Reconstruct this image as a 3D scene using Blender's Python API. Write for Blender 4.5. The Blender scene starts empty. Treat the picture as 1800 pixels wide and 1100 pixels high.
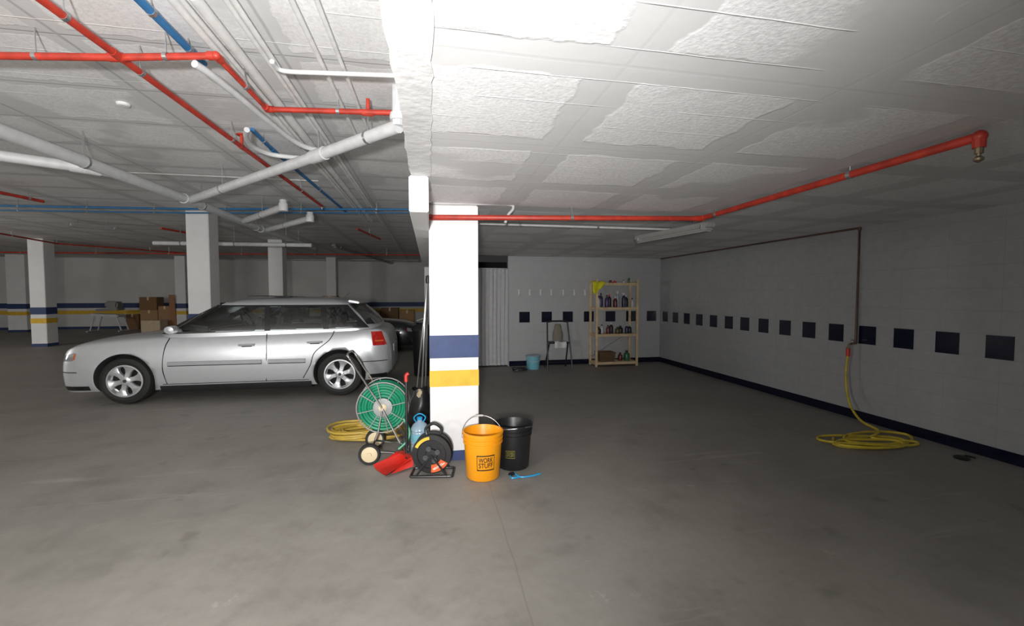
import bpy, bmesh, math, random
from mathutils import Vector, Matrix, Euler
random.seed(7)
PI = math.pi
S = bpy.context.scene
COL = S.collection
F = 760.0; HC = 1.4
YAW = math.atan(144 / F); PITCH = math.atan(32 / F)
CAMLOC = Vector((0, 0, HC))
CROT = Euler((PI / 2 - PITCH, 0, -YAW)).to_matrix()
ZL = 2.9      # high slab
ZR = 2.15     # low slab over the bay
XW = 4.72; YB = 8.3; YF = 20.6

def ray(px, py):
    return CROT @ Vector(((px - 900) / F, -(py - 550) / F, -1))
def onz(px, py, z=0.0):
    d = ray(px, py); return CAMLOC + d * ((z - HC) / d.z)
def ony(px, py, y):
    d = ray(px, py); return CAMLOC + d * (y / d.y)
def onx(px, py, x):
    d = ray(px, py); return CAMLOC + d * (x / d.x)

# ---------------------------------------------------------------- materials
def principled(m):
    return m.node_tree.nodes['Principled BSDF']
_mc = {}
def mat(name, col, rough=.5, metal=0.0, var=.06, scale=12, bump=0.0, bscale=60, coat=0, trans=0, alpha=1, emis=0):
    if name in _mc: return _mc[name]
    m = bpy.data.materials.new(name); m.use_nodes = True
    nt = m.node_tree; b = principled(m)
    b.inputs['Roughness'].default_value = rough
    b.inputs['Metallic'].default_value = metal
    b.inputs['Coat Weight'].default_value = coat
    b.inputs['Transmission Weight'].default_value = trans
    b.inputs['Alpha'].default_value = alpha
    tc = nt.nodes.new('ShaderNodeTexCoord')
    no = nt.nodes.new('ShaderNodeTexNoise'); no.inputs['Scale'].default_value = scale
    no.inputs['Detail'].default_value = 4
    nt.links.new(tc.outputs['Object'], no.inputs['Vector'])
    r = nt.nodes.new('ShaderNodeValToRGB')
    r.color_ramp.elements[0].position = .3; r.color_ramp.elements[1].position = .7
    r.color_ramp.elements[0].color = tuple(max(0, c * (1 - var)) for c in col) + (1,)
    r.color_ramp.elements[1].color = tuple(min(1, c * (1 + var)) for c in col) + (1,)
    nt.links.new(no.outputs['Fac'], r.inputs['Fac'])
    nt.links.new(r.outputs['Color'], b.inputs['Base Color'])
    if bump:
        n2 = nt.nodes.new('ShaderNodeTexNoise'); n2.inputs['Scale'].default_value = bscale
        nt.links.new(tc.outputs['Object'], n2.inputs['Vector'])
        bp = nt.nodes.new('ShaderNodeBump'); bp.inputs['Strength'].default_value = bump; bp.inputs['Distance'].default_value = .01
        nt.links.new(n2.outputs['Fac'], bp.inputs['Height']); nt.links.new(bp.outputs['Normal'], b.inputs['Normal'])
    _mc[name] = m
    return m

class NT:
    def __init__(s, name, rough=.6):
        s.m = bpy.data.materials.new(name); s.m.use_nodes = True; s.t = s.m.node_tree; s.b = principled(s.m)
        s.b.inputs['Roughness'].default_value = rough
        s.tc = s.t.nodes.new('ShaderNodeTexCoord').outputs['Object']
    def put(s, sock, v):
        if isinstance(v, (int, float, tuple)): sock.default_value = v
        else: s.t.links.new(v, sock)
    def math(s, op, a, b=0.0, c=None):
        n = s.t.nodes.new('ShaderNodeMath'); n.operation = op
        s.put(n.inputs[0], a); s.put(n.inputs[1], b)
        if c is not None: s.put(n.inputs[2], c)
        return n.outputs[0]
    def noise(s, scale, detail=3, vec=None, rough=.5):
        n = s.t.nodes.new('ShaderNodeTexNoise'); n.inputs['Scale'].default_value = scale
        n.inputs['Detail'].default_value = detail; n.inputs['Roughness'].default_value = rough
        s.put(n.inputs['Vector'], vec or s.tc); return n
    def rng(s, v, a, b, c=0.0, d=1.0):
        n = s.t.nodes.new('ShaderNodeMapRange'); s.put(n.inputs[0], v)
        n.inputs[1].default_value = a; n.inputs[2].default_value = b
        n.inputs[3].default_value = c; n.inputs[4].default_value = d; return n.outputs[0]
    def mix(s, f, a, b):
        n = s.t.nodes.new('ShaderNodeMix'); n.data_type = 'RGBA'
        s.put(n.inputs[0], f); s.put(n.inputs[6], a); s.put(n.inputs[7], b); return n.outputs[2]
    def stretch(s, sx, sy, rot=0.0):
        n = s.t.nodes.new('ShaderNodeMapping'); s.put(n.inputs['Vector'], s.tc)
        n.inputs['Scale'].default_value = (sx, sy, 1); n.inputs['Rotation'].default_value = (0, 0, rot); return n.outputs[0]
    def warp(s, amt, scale=3, detail=4):
        n = s.noise(scale, detail)
        v = s.t.nodes.new('ShaderNodeVectorMath'); v.operation = 'SUBTRACT'
        s.put(v.inputs[0], n.outputs['Color']); v.inputs[1].default_value = (.5, .5, .5)
        w = s.t.nodes.new('ShaderNodeVectorMath'); w.operation = 'SCALE'
        s.put(w.inputs[0], v.outputs[0]); w.inputs['Scale'].default_value = amt
        a = s.t.nodes.new('ShaderNodeVectorMath'); a.operation = 'ADD'
        s.put(a.inputs[0], w.outputs[0]); s.put(a.inputs[1], s.tc)
        return a.outputs[0]
    def xyz(s, v):
        n = s.t.nodes.new('ShaderNodeSeparateXYZ'); s.put(n.inputs[0], v); return n.outputs
    def edge(s, c, cell, off):
        q = s.math('SUBTRACT', c, off); q = s.math('DIVIDE', q, cell); q = s.math('FRACT', q)
        q = s.math('SUBTRACT', q, .5); return s.math('ABSOLUTE', q)
    def bump(s, h, st=.5, dist=.01, prev=None):
        n = s.t.nodes.new('ShaderNodeBump'); n.inputs['Strength'].default_value = st; n.inputs['Distance'].default_value = dist
        s.put(n.inputs['Height'], h)
        if prev: s.put(n.inputs['Normal'], prev)
        return n.outputs[0]

def ceiling_mat(name, cx, ox, cy, oy, smooth, patch, lo, hi, ridge=.2, seam=.3, rw=.35, wa=.10, stainw=.25):
    n = NT(name, .6)
    w = n.warp(wa, 7.0, 9); x, y, z = n.xyz(w)
    w2 = n.warp(.015, 3.0); x2, y2, z2 = n.xyz(w2)
    e = n.math('MAXIMUM', n.edge(x, cx, ox), n.edge(y, cy, oy))
    band = n.rng(e, lo, hi)
    holes = n.rng(n.noise(1.1, 4).outputs['Fac'], .37, .42)
    pm = n.math('MULTIPLY', n.math('SUBTRACT', 1.0, band), holes)
    stain = n.noise(1.4, 6, rough=.6).outputs['Fac']
    fine = n.noise(55, 4, rough=.7).outputs['Fac']
    c = n.mix(pm, smooth, patch)
    c = n.mix(n.math('MULTIPLY', n.rng(fine, .40, .62), n.math('MULTIPLY', pm, .35)), c, tuple(v * .7 for v in smooth[:3]) + (1,))
    c = n.mix(n.rng(stain, .35, .70, 0, stainw), c, tuple(v * .65 for v in smooth[:3]) + (1,))
    rl = n.rng(n.edge(y2, ridge, .06), .480, .496)
    rl = n.math('MULTIPLY', rl, n.rng(n.noise(2.2, 3).outputs['Fac'], .44, .52))
    sx = n.rng(n.edge(x2, cx, ox), .488, .496)
    sx = n.math('MAXIMUM', sx, n.rng(n.edge(y2, cy, oy), .486, .494))
    c = n.mix(n.math('MULTIPLY', sx, seam), c, (.30, .30, .30, 1))
    c = n.mix(n.math('MULTIPLY', rl, rw), c, (.95, .95, .95, 1))
    n.put(n.b.inputs['Base Color'], c)
    sp = n.math('MULTIPLY', n.noise(60, 3, rough=.6).outputs['Fac'], pm)
    h = n.math('ADD', n.math('MULTIPLY', sp, .6), n.math('MULTIPLY', pm, .22))
    h = n.math('ADD', h, n.math('MULTIPLY', rl, .7))
    h = n.math('ADD', h, n.math('MULTIPLY', sx, -seam))
    h = n.math('ADD', h, n.math('MULTIPLY', n.noise(7, 4).outputs['Fac'], .4))
    n.put(n.b.inputs['Normal'], n.bump(h, .35, .008))
    return n.m
M_ceilR = ceiling_mat('low_slab_plaster', .85, .64, .79, 1.36, (.66, .66, .665, 1), (.86, .86, .87, 1), .37, .385, .2, .08, .35, .10, .15)
M_ceilL = ceiling_mat('high_slab_plaster', 1.2, .3, .7, .2, (.66, .66, .66, 1), (.88, .88, .88, 1), .42, .432, .35, .55, .7, .12, .3)

def floor_mat():
    n = NT('worn_concrete', .6)
    a = n.noise(.5, 5, rough=.6).outputs['Fac']; b = n.noise(2.2, 7, rough=.7).outputs['Fac']; c = n.noise(18, 5, rough=.7).outputs['Fac']
    col = n.mix(n.rng(a, .32, .68), (.195, .182, .163, 1), (.275, .260, .235, 1))
    col = n.mix(n.rng(b, .38, .68, 0, .5), col, (.315, .298, .27, 1))
    col = n.mix(n.rng(b, .47, .32, 0, .40), col, (.15, .14, .125, 1))
    col = n.mix(n.rng(c, .4, .7, 0, .25), col, (.17, .16, .143, 1))
    spots = n.rng(n.noise(3.1, 3).outputs['Fac'], .65, .73, 0, .40)
    col = n.mix(spots, col, (.105, .097, .087, 1))
    sc = n.rng(n.noise(1.7, 9, rough=.85).outputs['Fac'], .61, .65, 0, .32)
    col = n.mix(sc, col, (.46, .44, .40, 1))
    st = n.rng(n.noise(1.3, 6, n.stretch(.35, 3.2, .35), .7).outputs['Fac'], .60, .68, 0, .30)
    col = n.mix(st, col, (.42, .40, .365, 1))
    st2 = n.rng(n.noise(1.1, 5, n.stretch(2.6, .3, -.2), .65).outputs['Fac'], .62, .72, 0, .30)
    col = n.mix(st2, col, (.13, .12, .11, 1))
    w = n.warp(.03, 3); x, y, z = n.xyz(w)
    d = n.math('ABSOLUTE', n.math('SUBTRACT', x, .42))
    seam = n.rng(d, .0, .006, 1, 0)
    seam = n.math('MULTIPLY', seam, n.rng(y, 3.0, 3.3, .28, 0))
    d2 = n.math('ABSOLUTE', n.math('SUBTRACT', y, 9.2)); seam2 = n.rng(d2, 0, .012, .4, 0)
    col = n.mix(n.math('MAXIMUM', seam, seam2), col, (.06, .055, .05, 1))
    n.put(n.b.inputs['Base Color'], col)
    n.put(n.b.inputs['Roughness'], n.rng(b, .3, .7, .48, .68))
    n.put(n.b.inputs['Normal'], n.bump(c, .14, .003))
    return n.m
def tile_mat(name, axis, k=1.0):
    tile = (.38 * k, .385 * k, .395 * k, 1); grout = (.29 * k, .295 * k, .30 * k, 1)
    n = NT(name, .3)
    x, y, z = n.xyz(n.tc); u = y if axis == 'y' else x
    e = n.math('MAXIMUM', n.math('MULTIPLY', n.rng(n.edge(u, .4, .0), .490, .494), .7), n.rng(n.edge(z, .2, .06), .482, .489))
    v = n.noise(2, 4).outputs['Fac']; v2 = n.noise(11, 3).outputs['Fac']
    c = n.mix(n.rng(v, .3, .7, 0, .35), tile, tuple(t * .8 for t in tile[:3]) + (1,))
    c = n.mix(n.rng(v2, .3, .7, 0, .10), c, (.6, .6, .6, 1))
    n.put(n.b.inputs['Base Color'], n.mix(n.math('MULTIPLY', e, .55), c, grout))
    n.put(n.b.inputs['Roughness'], n.rng(v, .3, .7, .3, .5))
    n.put(n.b.inputs['Normal'], n.bump(n.math('ADD', n.math('MULTIPLY', e, -.35), n.math('MULTIPLY', v2, .5)), .22, .003))
    return n.m
def car_glass():
    m = bpy.data.materials.new('tinted_window_glass'); m.use_nodes = True; t = m.node_tree
    t.nodes.remove(principled(m)); out = [x for x in t.nodes if x.type == 'OUTPUT_MATERIAL'][0]
    tr = t.nodes.new('ShaderNodeBsdfTransparent'); gl = t.nodes.new('ShaderNodeBsdfGlossy'); gl.inputs['Roughness'].default_value = .03
    no = t.nodes.new('ShaderNodeTexNoise'); no.inputs['Scale'].default_value = 3
    r = t.nodes.new('ShaderNodeValToRGB'); r.color_ramp.elements[0].color = (.74, .79, .77, 1); r.color_ramp.elements[1].color = (.82, .87, .85, 1)
    t.links.new(no.outputs['Fac'], r.inputs['Fac']); t.links.new(r.outputs['Color'], tr.inputs['Color'])
    fr = t.nodes.new('ShaderNodeFresnel'); fr.inputs['IOR'].default_value = 1.6
    ad = t.nodes.new('ShaderNodeMath'); ad.operation = 'ADD'; ad.inputs[1].default_value = .04
    mx = t.nodes.new('ShaderNodeMixShader'); t.links.new(fr.outputs[0], ad.inputs[0]); t.links.new(ad.outputs[0], mx.inputs[0])
    t.links.new(tr.outputs[0], mx.inputs[1]); t.links.new(gl.outputs[0], mx.inputs[2]); t.links.new(mx.outputs[0], out.inputs['Surface'])
    return m

M_floor = floor_mat(); M_cglass = car_glass()
M_tileR = tile_mat('white_wall_tile_side_dimmed', 'y', .85); M_tileB = tile_mat('white_wall_tile_back', 'x', 1.0)  # side copy is darker: that wall's dimmer light put into the tile colour
M_navyt = mat('navy_glazed_tile', (.005, .006, .02), .18, var=.3)
M_white = mat('white_painted_plaster', (.72, .72, .72), .7, bump=.12, bscale=40, var=.05, scale=3)
M_edge = mat('rough_white_plaster', (.68, .68, .68), .75, bump=.4, bscale=22, var=.10, scale=6)
M_hook = mat('white_hook_enamel', (.62, .62, .62), .3)
M_wfar = mat('white_painted_wall', (.58, .58, .57), .8, bump=.1, var=.12, scale=.7)
M_blue = mat('navy_stripe_paint', (.028, .05, .14), .6, bump=.1, var=.15)
M_yel = mat('yellow_stripe_paint', (.68, .42, .03), .6, bump=.1, var=.1)
M_red = mat('red_pipe_enamel', (.42, .036, .020), .45, var=.25)
M_bpipe = mat('blue_water_pipe', (.03, .16, .36), .4, var=.12)
M_pvc = mat('grey_plastic_pipe', (.60, .61, .62), .45, var=.08)
M_cond = mat('pale_conduit', (.50, .50, .49), .5, var=.12)
M_cwhite = mat('white_conduit', (.72, .72, .71), .5, var=.10)
M_brown = mat('rusty_brown_pipe', (.10, .055, .04), .55, var=.3)
M_steel = mat('galvanised_steel', (.50, .51, .52), .35, .9, var=.1)
M_dull = mat('dull_zinc_plate', (.30, .31, .30), .6, .5, var=.12)
M_brass = mat('dull_brass', (.30, .24, .16), .4, .8, var=.1)
M_chrome = mat('chromed_metal', (.8, .8, .8), .12, 1.0, var=.03)
M_black = mat('black_plastic', (.012, .012, .013), .4, var=.2)
M_rub = mat('tyre_rubber', (.014, .014, .014), .75, var=.2, bump=.1)
M_silver = mat('silver_car_paint', (.64, .66, .69), .30, .5, var=.02, coat=.6)
M_strip = mat('grey_rub_strip', (.36, .37, .39), .4, .3, var=.03)
M_dpaint = mat('dark_car_paint', (.015, .016, .02), .25, .2, var=.05, coat=1)
M_glass = mat('dark_tinted_glass', (.02, .024, .024), .04, var=.1, coat=1)
M_seat = mat('dark_grey_seat_fabric', (.05, .05, .055), .9, var=.15)
M_alloy = mat('alloy_wheel_silver', (.60, .61, .63), .32, .6, var=.03)
M_redl = mat('red_tail_lamp', (.42, .012, .008), .12, var=.1, coat=1)
M_amber = mat('orange_lamp_lens', (.60, .12, .03), .15, coat=1)
M_clear = mat('clear_lamp_lens', (.42, .45, .47), .08, .5, coat=1)
M_orange = mat('amber_bucket_plastic', (.80, .31, .006), .4, var=.03)
M_green = mat('green_garden_hose', (.004, .20, .10), .4, var=.15)
M_hose = mat('yellow_rubber_hose', (.46, .31, .045), .5, var=.15)
M_hose2 = mat('bright_yellow_hose', (.56, .43, .035), .5, var=.18)
M_redp = mat('red_plastic', (.50, .02, .012), .4, var=.1)
M_cream = mat('cream_plastic', (.60, .50, .32), .5, var=.06)
M_pine = mat('pale_pine_wood', (.56, .43, .26), .65, var=.16, scale=9)
M_cardb = mat('brown_cardboard', (.34, .20, .10), .8, var=.12)
M_cardl = mat('pale_cardboard', (.58, .46, .32), .8, var=.08)
M_cloth = mat('white_curtain_cloth', (.44, .44, .45), .9, var=.06, bump=.1)
M_jug = mat('clear_blue_plastic', (.55, .72, .85), .12, trans=.55, var=.05)
M_cyan = mat('bright_blue_plastic', (.02, .33, .65), .35)
M_lamp = mat('fluorescent_diffuser', (.27, .27, .26), .35, var=.05)
M_mint = mat('mint_blue_tub', (.16, .42, .50), .35, var=.06)
M_yc = mat('yellow_microfibre_cloth', (.62, .58, .02), .9, var=.12, bump=.4)
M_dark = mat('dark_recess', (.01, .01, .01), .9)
M_dgrey = mat('dark_grey_plastic', (.05, .05, .055), .4)

# ---------------------------------------------------------------- mesh builder
class MB:
    def __init__(s): s.v = []; s.f = []; s.m = []
    def add(s, vs, fs, mi=0):
        o = len(s.v); s.v += [Vector(p) for p in vs]
        for f in fs: s.f.append([i + o for i in f]); s.m.append(mi)
        return s
    def box(s, c, size, rot=None, mi=0, bev=0):
        bm = bmesh.new(); bmesh.ops.create_cube(bm, size=1)
        for v in bm.verts: v.co = Vector((v.co.x * size[0], v.co.y * size[1], v.co.z * size[2]))
        if bev: bmesh.ops.bevel(bm, geom=bm.edges[:], offset=bev, segments=2, affect='EDGES')
        R = Euler(rot).to_matrix() if rot is not None else Matrix.Identity(3)
        bm.verts.index_update()
        s.add([R @ v.co + Vector(c) for v in bm.verts], [[v.index for v in f.verts] for f in bm.faces], mi)
        bm.free(); return s
    def bx(s, x0, x1, y0, y1, z0, z1, mi=0, bev=0):
        return s.box(((x0 + x1) / 2, (y0 + y1) / 2, (z0 + z1) / 2), (abs(x1 - x0), abs(y1 - y0), abs(z1 - z0)), mi=mi, bev=bev)
    def tube(s, pts, r, n=10, mi=0, closed=False, r1=None):
        pts = [Vector(p) for p in pts]; N = len(pts); rings = []; up = None
        for i, p in enumerate(pts):
            a = pts[(i - 1) % N] if (closed or i > 0) else p
            b = pts[(i + 1) % N] if (closed or i < N - 1) else p
            t = (b - a)
            t = t.normalized() if t.length > 1e-9 else Vector((0, 0, 1))
            if up is None:
                up = Vector((0, 0, 1)) if abs(t.z) < .9 else Vector((1, 0, 0))
            up = (up - t * up.dot(t))
            up = up.normalized() if up.length > 1e-6 else t.orthogonal().normalized()
            sd = t.cross(up); rr = r if r1 is None else r + (r1 - r) * i / (N - 1)
            rings.append([p + (up * math.cos(k * 2 * PI / n) + sd * math.sin(k * 2 * PI / n)) * rr for k in range(n)])
        vs = [q for g in rings for q in g]; fs = []
        M = N if closed else N - 1
        for i in range(M):
            for k in range(n):
                a = i * n + k; b = i * n + (k + 1) % n; j = (i + 1) % N
                fs.append([a, b, j * n + (k + 1) % n, j * n + k])
        if not closed: fs += [list(range(n)), list(range((N - 1) * n, N * n))]
        return s.add(vs, fs, mi)
    def lathe(s, prof, M=None, n=32, mi=0):
        if M is None: M = Matrix.Identity(4)
        elif not isinstance(M, Matrix): M = Matrix.Translation(M)
        vs = []; fs = []; P = len(prof)
        for r, h in prof:
            for k in range(n):
                a = 2 * PI * k / n; vs.append(M @ Vector((r * math.cos(a), r * math.sin(a), h)))
        for i in range(P - 1):
            for k in range(n): fs.append([i * n + k, i * n + (k + 1) % n, (i + 1) * n + (k + 1) % n, (i + 1) * n + k])
        if prof[0][0] > 1e-6: fs.append(list(range(n)))
        if prof[-1][0] > 1e-6: fs.append(list(range((P - 1) * n, P * n)))
        return s.add(vs, fs, mi)
    def ring(s, prof, M=None, n=32, mi=0):      # closed profile, no end discs
        if M is None: M = Matrix.Identity(4)
        vs = []; fs = []; P = len(prof)
        for r, h in prof:
            for k in range(n):
                a = 2 * PI * k / n; vs.append(M @ Vector((r * math.cos(a), r * math.sin(a), h)))
        for i in range(P):
            j = (i + 1) % P
            for k in range(n): fs.append([i * n + k, i * n + (k + 1) % n, j * n + (k + 1) % n, j * n + k])
        return s.add(vs, fs, mi)
    def ball(s, c, r, n=12, mi=0, sz=1):
        pr = [(max(1e-7, r * math.sin(PI * i / 8)), -r * sz * math.cos(PI * i / 8)) for i in range(9)]
        return s.lathe(pr, Vector(c), n, mi)
    def grid(s, rows, mi=0, skip=None):
        h = len(rows); w = len(rows[0]); vs = [Vector(p) for r in rows for p in r]
        fs = [[i * w + j, i * w + j + 1, (i + 1) * w + j + 1, (i + 1) * w + j] for i in range(h - 1) for j in range(w - 1)]
        if skip: fs = [f for f in fs if not skip((vs[f[0]] + vs[f[1]] + vs[f[2]] + vs[f[3]]) / 4)]
        return s.add(vs, fs, mi)
    def prism(s, poly, y0, y1, mi=0):   # poly in (x,z)
        n = len(poly); vs = [(x, y0, z) for x, z in poly] + [(x, y1, z) for x, z in poly]
        fs = [list(range(n)), list(range(2 * n - 1, n - 1, -1))] + [[i, (i + 1) % n, n + (i + 1) % n, n + i] for i in range(n)]
        return s.add(vs, fs, mi)
    def build(s, name, mats, parent=None, world=True, ang=35, weld=True):
        me = bpy.data.meshes.new(name)
        off = parent.location if (parent is not None and world) else Vector((0, 0, 0))
        if parent is not None and world and parent.parent is not None:
            off = off + parent.parent.location
        me.from_pydata([tuple(v - off) for v in s.v], [], s.f)
        if not isinstance(mats, (list, tuple)): mats = [mats]
        for m in mats: me.materials.append(m)
        for p, mi in zip(me.polygons, s.m): p.material_index = mi
        bm = bmesh.new(); bm.from_mesh(me)
        loose = [v for v in bm.verts if not v.link_faces]
        if loose: bmesh.ops.delete(bm, geom=loose, context='VERTS')
        if weld: bmesh.ops.remove_doubles(bm, verts=bm.verts, dist=1e-6)
        bmesh.ops.recalc_face_normals(bm, faces=bm.faces)
        for f in bm.faces: f.smooth = True
        for e in bm.edges:
            if len(e.link_faces) == 2 and e.calc_face_angle(0) > math.radians(ang): e.smooth = False
        bm.to_mesh(me); bm.free()
        o = bpy.data.objects.new(name, me); COL.objects.link(o)
        if parent is not None: o.parent = parent
        return o

def tag(o, label, cat, group=None, kind=None):
    if label: o['label'] = label
    if cat: o['category'] = cat
    if group: o['group'] = group
    if kind: o['kind'] = kind
    return o
def thing(name, label, cat, loc=(0, 0, 0), group=None):
    o = bpy.data.objects.new(name, None); COL.objects.link(o); o.location = loc; o.empty_display_size = .05
    return tag(o, label, cat, group)
def struct(name, mb, m, label=None):
    o = mb.build(name, m); o['kind'] = 'structure'
    o['label'] = label or name; o['category'] = name.split('_')[0]
    return o
def cr(pts, k=6, closed=False):
    pts = [Vector(p) for p in pts]; out = []; N = len(pts)
    R = N if closed else N - 1
    for i in range(R):
        p0 = pts[(i - 1) % N] if (closed or i > 0) else pts[0]; p1 = pts[i]; p2 = pts[(i + 1) % N]
        p3 = pts[(i + 2) % N] if (closed or i < N - 2) else pts[-1]
        for j in range(k):
            t = j / k
            out.append(.5 * ((2 * p1) + (p2 - p0) * t + (2 * p0 - 5 * p1 + 4 * p2 - p3) * t * t + (3 * p1 - p0 - 3 * p2 + p3) * t ** 3))
    if not closed: out.append(pts[-1])
    return out
def text_geo(txt, size, bold=.0):
    c = bpy.data.curves.new('t', 'FONT'); c.body = txt; c.size = size; c.align_x = 'CENTER'; c.align_y = 'CENTER'; c.offset = bold
    c.space_line = .85
    o = bpy.data.objects.new('t', c); COL.objects.link(o)
    bpy.context.view_layer.update()
    dg = bpy.context.evaluated_depsgraph_get(); me = bpy.data.meshes.new_from_object(o.evaluated_get(dg))
    vs = [v.co.copy() for v in me.vertices]; fs = [list(p.vertices) for p in me.polygons]
    bpy.data.objects.remove(o); bpy.data.curves.remove(c); bpy.data.meshes.remove(me)
    return vs, fs
AXY = Matrix.Rotation(PI / 2, 4, 'X')      # local z -> -y (towards the viewer)
def axM(c, yaw=0):
    return Matrix.Translation(c) @ Matrix.Rotation(yaw, 4, 'Z') @ AXY
ORD = ['first', 'second', 'third', 'fourth', 'fifth', 'sixth', 'seventh', 'eighth', 'ninth', 'tenth', 'eleventh', 'twelfth']

# ---------------------------------------------------------------- the setting
XE = -24.0; YN = -4.0
struct('floor', MB().bx(XE, XW + .15, YN, YF + .15, -.1, 0), M_floor, 'grey worn concrete garage floor')
struct('ceiling', MB().bx(XE, -.11, YN, YF + .15, ZL, ZL + .15), M_ceilL, 'high white plastered slab over the parking hall')
struct('ceiling', MB().bx(-.0, XW + .15, YN, YB + .1, ZR, ZL + .15), M_ceilR, 'low patchy white slab over the parking bay')
# rough edge strip of the low slab
mb = MB(); rnd = random.Random(2)
N = 260; rows = [[], [], [], []]; jl = jr = 0
for i in range(N + 1):
    y = YN + (YB + .1 - YN) * i / N
    jl = jl * .6 + rnd.uniform(-.005, .005); jr = jr * .6 + rnd.uniform(-.006, .006)
    rows[0].append((-.115 + jl, y, ZL)); rows[1].append((-.115 + jl, y, ZR - .004)); rows[2].append((.012 + jr, y, ZR - .005)); rows[3].append((.012 + jr, y, ZR + .02))
mb.grid(rows)
struct('trim_1', mb, M_edge, 'rough white edge strip of the low slab')
struct('trim_2', MB().bx(-.125, -.004, 2.80, YB, 1.92, ZR - .006, bev=.006), M_white, 'white boxed downstand beside the near column')
struct('wall_front', MB().bx(XE, XW + .15, YN - .15, YN, 0, ZL), M_wfar, 'plain wall behind the viewer')
struct('wall_left', MB().bx(XE - .15, XE, YN, YF, 0, ZL), M_wfar, 'far left wall of the parking hall')
# right wall with navy squares
mb = MB().bx(XW, XW + .15, YN, YB + .1, 0, ZR)
for px in (1169, 1187, 1207, 1229, 1254, 1281, 1309, 1342, 1380, 1422, 1470, 1525, 1589, 1666, 1759):
    p = onx(px, 580, XW); mb.bx(XW - .004, XW + .01, p.y - .094, p.y + .094, .855, 1.055, mi=1)
for k in (1, 2, 3, 4): mb.bx(XW - .004, XW + .01, 2.83 - .38 * k - .094, 2.83 - .38 * k + .094, .855, 1.055, mi=1)
struct('wall_right', mb, [M_tileR, M_navyt], 'white tiled wall with a row of dark square tiles')
xd0 = ony(838, 560, YB).x; xd1 = ony(893, 560, YB).x
mb = MB().bx(xd1, XW, YB, YB + .12, 0, ZR).bx(0, xd0 - .3, YB, YB + .12, 0, ZR)
for px in (922, 961, 998, 1035, 1073, 1109, 1145):
    p = ony(px, 556, YB); mb.bx(p.x - .105, p.x + .105, YB - .004, YB + .01, .855, 1.065, mi=1)
struct('wall_back', mb, [M_tileB, M_navyt], 'white tiled back wall of the bay')
struct('wall_middle', MB().bx(-.1, 0, YB, YF, 0, ZL), M_wfar, 'side wall of the store behind the bay')
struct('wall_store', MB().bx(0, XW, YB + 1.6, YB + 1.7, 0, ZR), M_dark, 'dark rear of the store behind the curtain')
struct('baseboard_right', MB().bx(XW - .012, XW, YN, YB, 0, .1, bev=.002), M_navyt, 'navy tile skirting along the right wall')
struct('baseboard_back', MB().bx(xd1 + .02, XW - .012, YB - .012, YB, 0, .1, bev=.002), M_navyt, 'navy tile skirting along the back wall')
mb = MB().bx(XE, -.1, YF, YF + .15, 0, ZL)
for z0, z1, mi in ((.86, 1.06, 1), (.61, .76, 2), (0, .1, 1)): mb.bx(XE, -.1, YF - .004, YF + .01, z0, z1, mi=mi)
struct('wall_far', mb, [M_wfar, M_blue, M_yel], 'white far wall with navy and yellow stripes')

# ---------------------------------------------------------------- columns
def column(x0, y0, w, zt, label, d=None):
    d = d or w
    t = thing('column', label, 'column', (x0 + w / 2, y0 + d / 2, 0), 'striped concrete columns')
    MB().bx(x0, x0 + w, y0, y0 + d, 0, zt, bev=.008).build('shaft', M_white, t)
    e = .003
    for nm, a, b, m in (('navy_stripe', .872, 1.062, M_blue), ('yellow_stripe', .632, .768, M_yel), ('base_stripe', .0, .085, M_blue)):
        MB().bx(x0 - e, x0 + w + e, y0 - e, y0 + d + e, a, b, bev=.002).build(nm, m, t)
    return t
cb = onz(757, 812); cbr = onz(842, 812)
CY = cb.y; CW = .405
column(cb.x, CY, CW, ZR - .006, 'near striped white column with the orange bucket at its foot')
def farcol(px0, px1, ptop, label, frac=1.0, w=.36):
    p = onz((px0 + px1) / 2, ptop, ZL); column(p.x - w * .5, p.y, w, ZL, label)
farcol(325, 366, 368, 'thick white column rising behind the silver car')
farcol(44, 78, 419, 'striped white column with navy foot, left of the silver car')
farcol(474, 492, 421, 'white column behind the car roof, right of the thick one')
farcol(306, 324, 450, 'distant striped column just left of the thick column')
farcol(573, 590, 452, 'distant column nearest the slab edge')
farcol(14, 36, 447, 'distant striped column at the far left', w=.6)

# ---------------------------------------------------------------- car
def herm(kx, kv):
    n = len(kx); d = []
    for i in range(n):
        a = max(0, i - 1); b = min(n - 1, i + 1); d.append((kv[b] - kv[a]) / (kx[b] - kx[a]))
    def f(x):
        if x <= kx[0]: return kv[0]
        if x >= kx[-1]: return kv[-1]
        for i in range(n - 1):
            if x <= kx[i + 1]:
                h = kx[i + 1] - kx[i]; t = (x - kx[i]) / h
                return ((2 * t ** 3 - 3 * t * t + 1) * kv[i] + (t ** 3 - 2 * t * t + t) * h * d[i] + (-2 * t ** 3 + 3 * t * t) * kv[i + 1] + (t ** 3 - t * t) * h * d[i + 1])
    return f
fw = herm([-.93, -.90, -.84, -.74, -.6, -.35, 0, .5, 1.5, 2.4, 2.75, 2.98, 3.12, 3.2, 3.24], [.56, .66, .75, .805, .838, .858, .866, .868, .868, .866, .855, .825, .775, .70, .60])
fb = herm([-.93, -.88, -.75, -.4, 2.5, 2.9, 3.1, 3.24], [.26, .19, .17, .17, .17, .20, .22, .30])
KX = [-.93, -.90, -.80, -.6, -.3, 0, .4, .9, 1.5, 2.1, 2.7, 3.0, 3.12, 3.2, 3.24]
fs = herm(KX, [.55, .62, .68, .73, .765, .79, .82, .84, .855, .87, .89, .905, .89, .80, .66])
fc = herm(KX, [.58, .67, .75, .805, .855, .885, .905, .91, .92, .93, .94, .945, .92, .83, .68])
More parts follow.
